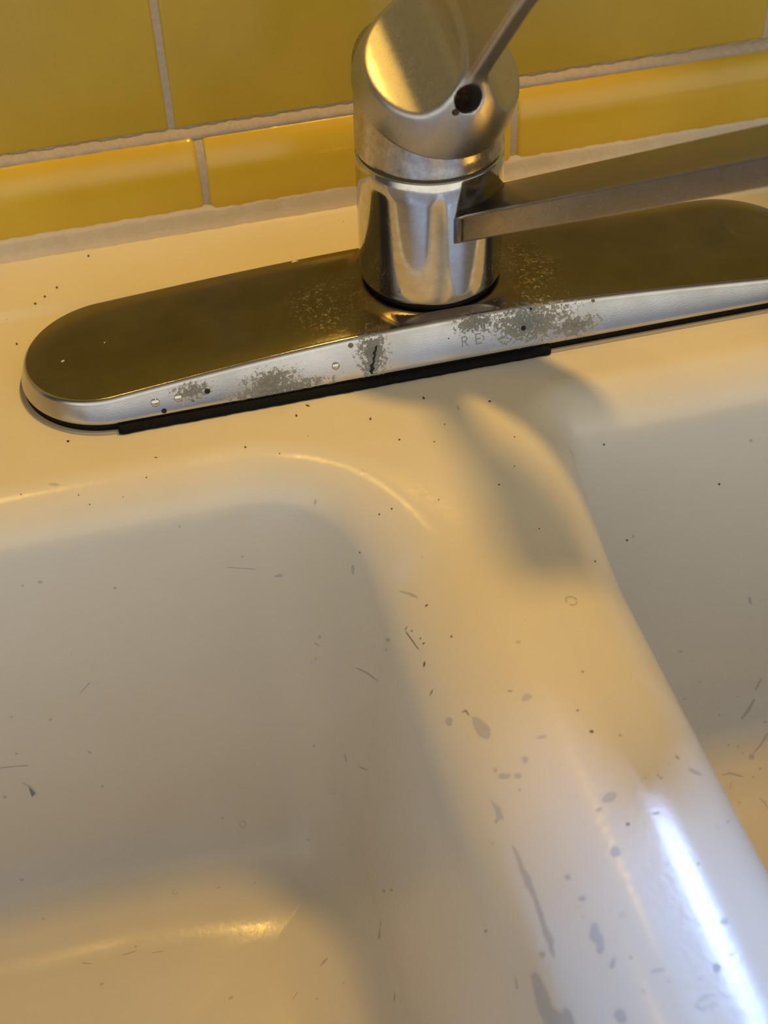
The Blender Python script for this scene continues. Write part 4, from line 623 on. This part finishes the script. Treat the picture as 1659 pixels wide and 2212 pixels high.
# ------------------------------------------------------------------ faucet
chrome = mat('aged_chrome', (.60, .575, .54), .16, 1.0)
t = NT(chrome)
n1 = t.noise(.25, 5, .65); n2 = t.noise(1.6, 4, .7)
t.set('Base Color', t.mix(t.ramp(n1, [(.35, 0), (.75, 1)]), (.62, .60, .57), (.50, .47, .42)))
t.set('Roughness', t.math('ADD', t.ramp(n1, [(.4, .05), (.75, .15)]), t.math('MULTIPLY', t.ramp(n2, [(.5, 0), (.75, 1)]), .12)))
t.bump(n2, .12, .03)
satin = mat('scuffed_chrome', (.58, .55, .52), .3, 1.0)
t = NT(satin)
n1 = t.noise(.4, 6, .75); n2 = t.noise(2.2, 4, .7); n3 = t.noise(.9, 5, .7, stretch=(1, 1, .25))
t.set('Base Color', t.mix(t.ramp(n1, [(.35, 0), (.7, 1)]), (.62, .60, .58), (.42, .385, .35)))
t.set('Roughness', t.ramp(n3, [(.3, .20), (.75, .42)]))
t.bump(t.math('ADD', n2, n3), .2, .04)

W0, L0 = 29.6, 141.85
def ztop(x): return 10.4 + 7.4*(1-min(1, abs(x)/142.)**2)**1.5
# outline samples: (centre x, centre y, normal x, normal y)
OUT = []
HL = L0-W0
for x in np.linspace(-HL, HL, 150): OUT.append((x, 0., -1.))
for a in np.linspace(-90, 90, 80)[1:-1]: OUT.append((HL, math.cos(math.radians(a)), math.sin(math.radians(a))))
for x in np.linspace(HL, -HL, 150): OUT.append((x, 0., 1.))
for a in np.linspace(90, 270, 80)[1:-1]: OUT.append((-HL, math.cos(math.radians(a)), math.sin(math.radians(a))))
def ring_at(rho, zf): return [(cx+rho*a, rho*b, zf(cx+rho*a, rho, b)) for cx, a, b in OUT]
TAN = math.tan(math.radians(17))
R = []
R.append(ring_at(W0-1.2, lambda x, r, b: 3.6)); R.append(ring_at(W0-.3, lambda x, r, b: 3.05)); R.append(ring_at(W0, lambda x, r, b: 3.4))
def skirt(u):           # u in 0..1 up the slanted skirt
    out = []
    for cx, a, b in OUT:
        xe = cx+W0*a; zt = ztop(xe)-1.6; z = 3.8+(zt-3.8)*u
        rho = W0 - (zt-3.8)*TAN*(u**1.15); out.append((cx+rho*a, rho*b, z))
    return out
for u in np.linspace(0, 1, 10): R.append(skirt(u))
edge = []
for cx, a, b in OUT:
    xe = cx+W0*a; zt = ztop(xe); edge.append((W0-(zt-5.4)*TAN, zt))
for ph in np.linspace(0, 1, 8)[1:]:
    an = math.radians(17)+ph*(math.pi/2-math.radians(17)-.05)
    R.append([(cx+(e_-1.7*(math.sin(an)-math.sin(math.radians(17)))*0-1.7*(1-math.cos(an))+1.7*(1-math.cos(math.radians(17))))*a,
               (e_-1.7*(1-math.cos(an))+1.7*(1-math.cos(math.radians(17))))*b, zt-1.6+1.6*math.sin((an-math.radians(17))/(math.pi/2-math.radians(17))*math.pi/2)) for (cx, a, b), (e_, zt) in zip(OUT, edge)])
rim_last = R[-1]
for k in np.linspace(0, 1, 46)[1:]:
    rr = []
    for (cx, a, b), (e_, zt), (px, py, pz) in zip(OUT, edge, rim_last):
        x = px+(cx-px)*k; y = py*(1-k)
        h = pz + (ztop(x)-ztop(px))*1.0 + 2.3*(1-(1-k)**3.4)
        d = math.hypot(x, y); s = float(sstep(29.5, 24.8, d)); h = h*(1-s)+ max(h, 20.6)*s
        rr.append((x, y, h))
    R.append(rr)
V, F = rings(R)
plate_m = mat('plate_chrome', (.60, .57, .53), .14, 1.0)
FAUCET = empty('kitchen_faucet', (0, 0, 0), 'tarnished chrome single handle kitchen faucet standing on the sink deck', 'faucet')
plate_top = mat('dim_reflection_plate_top', (.36, .34, .30), .13, 1.0)  # darker colour than the skirt, painting in a dimmer reflection of the wall
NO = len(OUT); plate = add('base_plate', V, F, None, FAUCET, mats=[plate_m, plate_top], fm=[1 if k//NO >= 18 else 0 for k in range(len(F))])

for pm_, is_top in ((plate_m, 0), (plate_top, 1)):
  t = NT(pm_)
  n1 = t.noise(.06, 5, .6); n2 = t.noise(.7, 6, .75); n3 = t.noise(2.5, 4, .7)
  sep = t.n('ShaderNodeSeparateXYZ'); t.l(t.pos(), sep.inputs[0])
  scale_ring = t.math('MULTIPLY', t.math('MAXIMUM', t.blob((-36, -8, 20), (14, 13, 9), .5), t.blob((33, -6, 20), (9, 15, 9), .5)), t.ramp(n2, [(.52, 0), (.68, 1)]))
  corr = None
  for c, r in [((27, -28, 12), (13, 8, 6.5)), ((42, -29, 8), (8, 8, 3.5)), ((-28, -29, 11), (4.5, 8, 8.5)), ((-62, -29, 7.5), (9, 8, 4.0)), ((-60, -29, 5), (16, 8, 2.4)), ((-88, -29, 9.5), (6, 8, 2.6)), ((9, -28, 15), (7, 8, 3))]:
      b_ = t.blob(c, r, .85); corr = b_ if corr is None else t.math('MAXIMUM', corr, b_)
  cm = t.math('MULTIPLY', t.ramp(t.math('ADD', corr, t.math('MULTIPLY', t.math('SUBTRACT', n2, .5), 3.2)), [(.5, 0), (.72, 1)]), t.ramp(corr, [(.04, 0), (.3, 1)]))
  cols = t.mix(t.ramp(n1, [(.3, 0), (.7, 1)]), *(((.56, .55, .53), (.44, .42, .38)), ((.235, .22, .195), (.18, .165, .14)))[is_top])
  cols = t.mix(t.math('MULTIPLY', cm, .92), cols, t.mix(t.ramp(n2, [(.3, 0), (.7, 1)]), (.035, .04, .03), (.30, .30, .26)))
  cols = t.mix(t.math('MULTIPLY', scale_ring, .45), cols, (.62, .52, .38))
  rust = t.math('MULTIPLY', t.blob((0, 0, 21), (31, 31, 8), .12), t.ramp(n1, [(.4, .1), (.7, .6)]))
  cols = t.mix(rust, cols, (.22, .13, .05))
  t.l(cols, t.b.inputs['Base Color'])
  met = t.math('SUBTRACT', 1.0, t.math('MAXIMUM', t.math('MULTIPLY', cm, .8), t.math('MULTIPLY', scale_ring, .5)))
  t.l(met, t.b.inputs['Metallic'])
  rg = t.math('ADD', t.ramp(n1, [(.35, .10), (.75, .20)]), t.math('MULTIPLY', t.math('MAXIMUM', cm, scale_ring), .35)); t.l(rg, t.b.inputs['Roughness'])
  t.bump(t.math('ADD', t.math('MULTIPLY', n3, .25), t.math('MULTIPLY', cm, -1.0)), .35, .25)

def skirt_pt(x, z, off=0.):        # point on the straight front skirt
    zt = ztop(x)-1.6; u = min(max((z-3.8)/(zt-3.8), 0), 1); y = -(W0-(zt-3.8)*TAN*(u**1.15))
    return np.array((x, y-off*.956, z+off*.292))
black = mat('black_rubber', (.012, .012, .012), .75, spec=.15)
t = NT(black); t.set('Base Color', t.mix(t.ramp(t.noise(1.2, 4), [(.55, 0), (.8, 1)]), (.004, .004, .004), (.02, .018, .014)))
def stadium_slab(name, rho, z0, z1, m, parent, rr=.4):
    def rg_(r, z): return [(cx+r*a, r*b, z) for cx, a, b in OUT]
    v, f = rings([rg_(rho-1.5, z0), rg_(rho, z0), rg_(rho, z1-rr), rg_(rho-rr, z1), rg_(8, z1)])
    return add(name, v, f, m, parent)
putty = mat('old_putty', (.36, .31, .22), .7)
stadium_slab('gasket', 29.3, .6, 3.5, black, FAUCET)
stadium_slab('putty_bed', 30.9, -.3, .75, putty, FAUCET)
# the part of the gasket that has slipped forward
R = []
for x in np.arange(-113.5, 34, 1.0):
    e_ = 0 if -113 < x < 33 else .6; q = .18*rag(x, 3)
    R.append([(x, -24, 2.9), (x, -30.1, 2.7), (x, -31.3-q, 2.0), (x, -31.9-q+e_, .35), (x, -31.0, .02), (x, -24, .02)])
v, f = rings(R, closed=True, cap0=True, cap1=True); add('gasket_lip', v, f, black, FAUCET)

# blisters, pits on the skirt
def dome(name, c, n_, r, h, m, parent, seg=24):
    n_ = Vector(n_).normalized(); a = n_.orthogonal().normalized(); b = n_.cross(a); c = Vector(c)
    R = []
    for k in np.linspace(0, 1, 9):
        ra = r*math.cos(k*math.pi/2); hh = h*math.sin(k*math.pi/2)
        R.append([tuple(c+a*ra*math.cos(2*math.pi*i/seg)+b*ra*math.sin(2*math.pi*i/seg)+n_*hh) for i in range(seg)])
    v, f = rings(R, cap1=False); return add(name, v, f, m, parent)
NS = (0, -.956, .292)
dark = mat('pit_black', (.01, .01, .008), .8)
pit_grey = mat('pit_grey', (.16, .16, .15), .5, .5)
for x, z, r in [(-100.3, 8.0, 1.5), (-92.8, 8.2, 1.4), (-40.4, 9.2, 1.35)]: dome('blister', skirt_pt(x, z, -.05), NS, r, .55, chrome, plate)
for x, z, r, m_ in [(-83.2, 8.6, .95, dark), (-98.0, 4.8, .9, dark), (-88.3, 6.4, .5, pit_grey), (-34.6, 15.0, .9, pit_grey), (24.5, 10.4, .9, dark), (-1.5, 11.5, .25, dark), (49.5, 15.3, .6, pit_grey), (27.5, 16.4, .45, dark)]:
    dome('pit', skirt_pt(x, z, 0), NS, r, .12, m_, plate)
# crack in the skirt
def ribbon(name, pts, ws, m, parent, fn):
    P = [np.array(p, float) for p in pts]; v = []
    for i, p in enumerate(P):
        d = P[min(i+1, len(P)-1)]-P[max(i-1, 0)]; d /= np.linalg.norm(d)+1e-9; nn = np.array((-d[1], d[0]))
        for s_ in (1, -1): v.append(fn(*(p+nn*ws[i]*s_)))
    f = [(2*i, 2*i+1, 2*i+3, 2*i+2) for i in range(len(P)-1)]
    return add(name, v, f, m, parent)
ribbon('crack', [(-25.6, 13.4), (-26.3, 13.0), (-26.5, 12.0), (-27.2, 11.2), (-26.9, 10.3), (-27.6, 9.3), (-27.5, 8.2), (-28.5, 7.2), (-28.2, 6.2), (-28.9, 5.2), (-28.6, 4.2)], [.1, .4, .3, .5, .25, .4, .25, .5, .7, .55, .2], dark, plate, lambda x, z: skirt_pt(x, z, .12))
# etched letters on the skirt
etch = mat('etched_grey', (.27, .27, .25), .6, .3)
def letter(ch, x, z, h):
    w_ = h*.55; st = {'R': [[(0, 0), (0, 1)], [(0, 1), (.75, 1), (1, .78), (.75, .52), (0, .52)], [(.5, .52), (1, 0)]],
                      'E': [[(1, 0), (0, 0), (0, 1), (1, 1)], [(0, .52), (.8, .52)]]}[ch]
    parts = []
    for pl in st:
        P = [(x+a*w_, z+b*h) for a, b in pl]
        for p, q in zip(P[:-1], P[1:]):
            d = np.array(q)-np.array(p); d /= np.linalg.norm(d); nn = np.array((-d[1], d[0]))*.16
            c4 = [np.array(p)+nn-d*.12, np.array(q)+nn+d*.12, np.array(q)-nn+d*.12, np.array(p)-nn-d*.12]
            parts.append(([skirt_pt(*c, .07) for c in c4], [(0, 1, 2, 3)]))
    v, f = merge(parts); return add('etched_letter', v, f, etch, plate)
letter('R', 3.0, 7.9, 3.2); letter('E', 7.8, 8.0, 3.2)

# body sleeve, dark joints and neck
v, f = revolve([(21, 22.4), (23.2, 22.4), (23.9, 22.8), (24.1, 23.6), (24.05, 26), (24.0, 40), (24.0, 60), (23.95, 67.2), (23.5, 67.9), (22, 68.0)])
add('body_sleeve', v, f, chrome, FAUCET)
v, f = revolve([(10, 19.5), (23.0, 19.5), (23.0, 22.9), (10, 22.9)]); add('base_joint', v, f, black, FAUCET)
grime = mat('grime', (.05, .045, .03), .8)
v, f = revolve([(15, 67.3), (23.35, 67.3), (23.35, 69.2), (15, 69.2)]); add('sleeve_joint', v, f, grime, FAUCET)
# ---- surface nets for the moulded handle and spout
def surface_net(fn, lo, hi, h, newton=3):
    ax = [np.arange(lo[k], hi[k]+h, h) for k in range(3)]
    G3 = np.stack(np.meshgrid(*ax, indexing='ij'), -1); D = fn(G3[..., 0], G3[..., 1], G3[..., 2])
    s = D < 0; nxs = D.shape
    cnt = np.zeros([n-1 for n in nxs]); acc = np.zeros([n-1 for n in nxs]+[3])
    off = [(i, j, k) for i in (0, 1) for j in (0, 1) for k in (0, 1)]
    sl = lambda o: tuple(slice(o[a], nxs[a]-1+o[a]) for a in range(3))
    for a in off:
        for b in off:
            if sum(abs(p-q) for p, q in zip(a, b)) == 1 and a < b:
                m_ = s[sl(a)] != s[sl(b)]; da, db = D[sl(a)], D[sl(b)]
                tt = np.where(m_, da/np.where(m_, da-db, 1), 0)
                p = np.array(a)+tt[..., None]*(np.array(b)-np.array(a)); acc += p*m_[..., None]; cnt += m_
    act = cnt > 0; idx = -np.ones(act.shape, int); idx[act] = np.arange(act.sum())
    ijk = np.argwhere(act); P = (ijk + acc[act]/cnt[act][:, None])*h + np.array(lo)
    F = []
    for a in range(3):
        b, c = (a+1) % 3, (a+2) % 3
        sa = [slice(None)]*3; sb = [slice(None)]*3; sa[a] = slice(0, nxs[a]-1); sb[a] = slice(1, nxs[a])
        A = s[tuple(sa)]; B = s[tuple(sb)]; ch = np.argwhere(A != B)
        ch = ch[(ch[:, b] > 0) & (ch[:, c] > 0) & (ch[:, b] < nxs[b]-1) & (ch[:, c] < nxs[c]-1)]
        def g(db, dc):
            q = ch.copy(); q[:, b] += db; q[:, c] += dc; return idx[tuple(q.T)]
        quad = np.stack([g(-1, -1), g(0, -1), g(0, 0), g(-1, 0)], 1)
        fl = ~A[tuple(ch.T)]; quad[fl] = quad[fl][:, ::-1]; F.append(quad)
    F = np.concatenate(F); e = .05
    def grad(P):
        gr = np.stack([fn(*(P+np.eye(3)[k]*e).T)-fn(*(P-np.eye(3)[k]*e).T) for k in range(3)], 1)/(2*e)
        return gr
    for _ in range(newton):
        gr = grad(P); d = fn(*P.T); P = P - np.clip(d/np.maximum((gr**2).sum(1), .2), -h, h)[:, None]*gr
    gr = grad(P); N_ = gr/np.maximum(np.linalg.norm(gr, axis=1), 1e-6)[:, None]
    return P, F, N_
def smin(a, b, k): 
    h_ = np.clip(.5+.5*(b-a)/k, 0, 1); return b*(1-h_)+a*h_-k*h_*(1-h_)
def smax(a, b, k): return -smin(-a, -b, k)

# spout: rectangular bar rising out of the sleeve, forward and to the right
PH = -0.933; SR = .561; SD = np.array((math.cos(PH), math.sin(PH), 0)); ST = np.array((-math.sin(PH), math.cos(PH), 0))
def spout_fn(x, y, z):
    s_ = x*SD[0]+y*SD[1]; l_ = x*ST[0]+y*ST[1]
    zt = 44.08+SR*s_; zb = zt-9.97; r = 1.0
    dz = np.maximum(z-zt, zb-z)*.872
    dl = np.abs(l_)-13.45; de = np.maximum(s_-205, 18-s_)
    q = [dl+r, dz+r, de+r]
    return np.sqrt(sum(np.maximum(a, 0)**2 for a in q)) + np.minimum(np.maximum(np.maximum(q[0], q[1]), q[2]), 0) - r
def spout_mesh():
    sec = []; r = 1.1; hw, hh = 13.45, 9.97/2
    for cx, cz, a0 in ((hw-r, hh-r, 0), (-hw+r, hh-r, 90), (-hw+r, -hh+r, 180), (hw-r, -hh+r, 270)):
        for a in np.linspace(a0, a0+90, 7): sec.append((cx+r*math.cos(math.radians(a)), cz+r*math.sin(math.radians(a))))
    R = []
    st = [19.2] + list(np.linspace(24, 152, 50)) + [155, 157, 158]
    for k, s_ in enumerate(st):
        sh = 1 if s_ < 153 else math.sqrt(max(0.05, 1-((s_-152)/6.2)**2))
        R.append([tuple(SD*s_+ST*a*sh+np.array((0, 0, 44.08-hh+SR*s_+b*sh))) for a, b in sec])
    v, f = rings(R, cap0=True, cap1=True)
    f = [tuple(reversed(q)) for q in f]
    return v, f
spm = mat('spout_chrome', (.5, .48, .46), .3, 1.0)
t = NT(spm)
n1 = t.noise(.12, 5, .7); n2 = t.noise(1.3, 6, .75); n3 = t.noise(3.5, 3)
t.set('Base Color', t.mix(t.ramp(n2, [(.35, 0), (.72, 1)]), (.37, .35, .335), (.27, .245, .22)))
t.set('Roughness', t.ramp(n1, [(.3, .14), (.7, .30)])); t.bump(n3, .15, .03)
spt = mat('dim_reflection_spout_top', (.22, .2, .18), .22, 1.0)  # upper face coloured darker to stand in for a dim mirrored wall
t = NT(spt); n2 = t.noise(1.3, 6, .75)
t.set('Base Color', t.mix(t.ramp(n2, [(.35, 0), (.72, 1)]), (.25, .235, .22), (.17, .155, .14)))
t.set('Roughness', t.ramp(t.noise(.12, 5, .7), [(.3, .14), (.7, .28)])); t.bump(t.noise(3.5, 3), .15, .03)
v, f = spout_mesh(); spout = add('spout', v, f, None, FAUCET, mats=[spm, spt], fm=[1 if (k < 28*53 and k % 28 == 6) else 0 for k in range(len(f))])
# aerator under the end of the spout
ec = SD*145; ez = 44.08-9.97+SR*145
v, f = revolve([(0, ez-16), (8, ez-16), (9.5, ez-15), (9.5, ez+2), (0, ez+2)], 48, (ec[0], ec[1])); add('aerator', v, f, chrome, FAUCET)

# handle: domed cap scooped on both sides, leaving a blade that rises into the lever
HC = np.array((1.0, -0.5, 87.5)); AX = np.array((.17, -.46, .87)); AX /= np.linalg.norm(AX)
AZ = math.radians(8); HF = np.array((math.sin(AZ), -math.cos(AZ), 0)); HT = np.array((math.cos(AZ), math.sin(AZ), 0))
HT = HT - AX*(HT@AX); HT /= np.linalg.norm(HT); HB = np.cross(AX, HT)       # HB: across, in the blade plane
if HB@HF < 0: HB = -HB
R = []
for q in np.linspace(0, 1, 24):
    rr = []
    for i in range(160):
        an = 2*math.pi*i/160; r = 24.0-.45*float(sstep(0, .6, q)); x, y = r*math.cos(an), r*math.sin(an)
        zt = HC[2]+(1.0-(x-HC[0])*AX[0]-(y-HC[1])*AX[1])/AX[2]
        if q == 0: x, y = x*.975, y*.975
        z = 68.8+(zt-68.8)*max(0, q-.02); rr.append((x, y, z+(.25 if q == 0 else .35)))
    R.append(rr)
v, f = rings(R, cap1=True); add('neck', v, f, satin, FAUCET)
_ha = [-40, 6, 9, 10.3, 11, 13, 14.7, 18.4, 22.5, 25, 28.5, 33, 200]; _hh = [240, 60, 34, 25.5, 21.5, 16.6, 13.6, 10.0, 7.2, 5.6, 4.3, 3.6, 3.4]
HA = np.arange(-40, 200, .25); HH = np.interp(HA, _ha, _hh); _kk = np.hanning(15); _kk /= _kk.sum(); HH[20:-20] = np.convolve(HH, _kk, 'same')[20:-20]; HG = np.gradient(HH, HA)
def handle_fn(x, y, z):
    px, py, pz = x-HC[0], y-HC[1], z-HC[2]
    a = px*AX[0]+py*AX[1]+pz*AX[2]; tt = px*HT[0]+py*HT[1]+pz*HT[2]; b = px*HB[0]+py*HB[1]+pz*HB[2]
    tt = tt+1.5
    # cap
    up_ = np.where(a > 0, a/1.45, a); rad = np.sqrt((tt-1.5)**2+b**2+up_**2); cap = (rad-26.0)
    # lever bar in the blade plane
    e = math.radians(8); u = a*math.cos(e)+b*math.sin(e); v_ = a*math.sin(e)-b*math.cos(e)
    low = -15+.030*np.maximum(u, 0); top = 21-.09*np.maximum(u, 0)
    wl = 3.45+8.5*sstep(66, 112, u)
    q1 = np.maximum(low-v_, v_-top); q2 = np.abs(tt-5*sstep(62, 100, u))-wl; q3 = np.maximum(u-110, 4-u)
    r = 1.8; Q = [q1+r, q2+r, q3+r]
    bar = np.sqrt(sum(np.maximum(k, 0)**2 for k in Q)) + np.minimum(np.maximum(np.maximum(Q[0], Q[1]), Q[2]), 0) - r
    # side scoops
    hth = np.interp(a, HA, HH); cut = (np.abs(tt)-hth)/np.sqrt(1+np.interp(a, HA, HG)**2)
    cap = smax(cap, cut, 1.2)
    body = smin(cap, bar, 2.5)
    body = smax(body, -(a+0.5), 1.0)                 # flat rim below
    # set-screw hole
    hc = HOLE; d = np.stack([x-hc[0], y-hc[1], z-hc[2]], -1); dn = d@HN
    rr = np.sqrt(np.maximum((d**2).sum(-1)-dn**2, 0)); hole = np.maximum(rr-4.1, np.abs(dn)-7)
    return smax(body, -hole, .8)
HOLE = np.array((3.3, -24.6, 96.2)); HN = np.array((.16, -.93, .33)); HN /= np.linalg.norm(HN)
P, F, N_ = surface_net(handle_fn, (-30, -125, 60), (34, 34, 222), .8)
hm = mat('worn_handle_chrome', (.5, .47, .43), .3, 1.0)
t = NT(hm)
n1 = t.noise(.35, 6, .75); n2 = t.noise(1.8, 5, .75); n3 = t.noise(1.1, 5, .7, stretch=(1.6, 1.6, .3))
t.set('Base Color', t.mix(t.ramp(n2, [(.30, 0), (.42, 1)]), (.22, .20, .17), t.mix(n1, (.43, .42, .405), (.54, .535, .53))))
t.set('Roughness', t.ramp(n3, [(.3, .30), (.75, .46)])); t.bump(n2, .18, .05)
handle = add('handle', P, F, hm, FAUCET, normals=N_)
rustm = mat('rusty_hole', (.045, .015, .006), .7)
t = NT(rustm); t.set('Base Color', t.mix(t.ramp(t.noise(.8, 4), [(.4, 0), (.75, 1)]), (.012, .006, .003), (.16, .045, .012))); t.bump(t.noise(1.5, 4), .8, .6)
c = HOLE-HN*4.5; a_ = np.cross(HN, (0, 0, 1)); a_ /= np.linalg.norm(a_); b_ = np.cross(HN, a_)
R = [[tuple(c-HN*.5*k*0+HN*hh+a_*rr*math.cos(2*math.pi*i/40)+b_*rr*math.sin(2*math.pi*i/40)) for i in range(40)] for rr, hh in ((4.3, 2.8), (4.25, .5), (2.4, 0), (2.0, -1.2), (.01, -1.2))]
v, f = rings(R); add('screw_hole', v, f, rustm, handle)

# ------------------------------------------------------------------ loose bits
flake_m = mat('pale_flake', (.80, .72, .64), .6)
crumb_m = mat('brown_crumb', (.16, .08, .03), .8)
def flake(name, c, L, Wd, ang, th, m, tilt=(0, 0)):
    n_ = 11; v0, v1 = [], []
    for i in range(n_):
        t_ = 2*math.pi*i/n_; r = rng.uniform(.75, 1.15); u, w_ = L*r*math.cos(t_), Wd*r*math.sin(t_)
        x, y = u*math.cos(ang)-w_*math.sin(ang), u*math.sin(ang)+w_*math.cos(ang); z = x*tilt[0]+y*tilt[1]
        v0.append((x, y, z)); v1.append((x*.85, y*.85, z+th*rng.uniform(.8, 1.2)))
    v, f = rings([v0, v1], cap0=True, cap1=True)
    o = add(name, v, f, m, smooth=False); o.location = Vector(c)*S; return o
def top_z(x, y):
    k = (W0-(ztop(x)-5.4)*TAN-1.4); return ztop(x)+2.0*(1-(abs(y)/k)**2)-.05
o = flake('white_flake', (-129.0, -3.5, 11.9), .75, .28, .35, .2, flake_m); tag(o, 'tiny white flake lying near the rounded left end of the faucet base plate', 'flake')
FZ = o
o2 = flake('white_flake', (-43.4, 24.0, 17.0), 1.25, .4, .1, .2, flake_m); tag(o2, 'tiny white flake lying by the back edge of the faucet base plate', 'flake')
bpy.context.view_layer.update()
dg = bpy.context.evaluated_depsgraph_get()
for q, (x, y) in ((o, (-126.8, -4.5)), (o2, (-42.6, 23.6))):
    hit_, loc_, nor_, _ = plate.ray_cast(Vector((x, y, 100))*S, Vector((0, 0, -1)))
    q.location = Vector((x*S, y*S, loc_.z+.02*S)) if hit_ else q.location
o3 = flake('brown_crumb', (-51.8, -34.5, .08), .95, .22, -.8, .3, crumb_m); tag(o3, 'small brown crumb on the sink deck in front of the black gasket', 'crumb')

R = Vector(HOLE)+Vector((-4.2, .6, -3.8))
for ddx, rr in ((0, 1.15),):
    d_ = (R-Vector((0, 120, -20))).normalized()
    okh, lh, nh, _ = handle.ray_cast((R+Vector(HN)*20)*S, -Vector(HN))
    if okh: dome('rust_spot', lh/S, nh, rr, .15, rustm, handle)
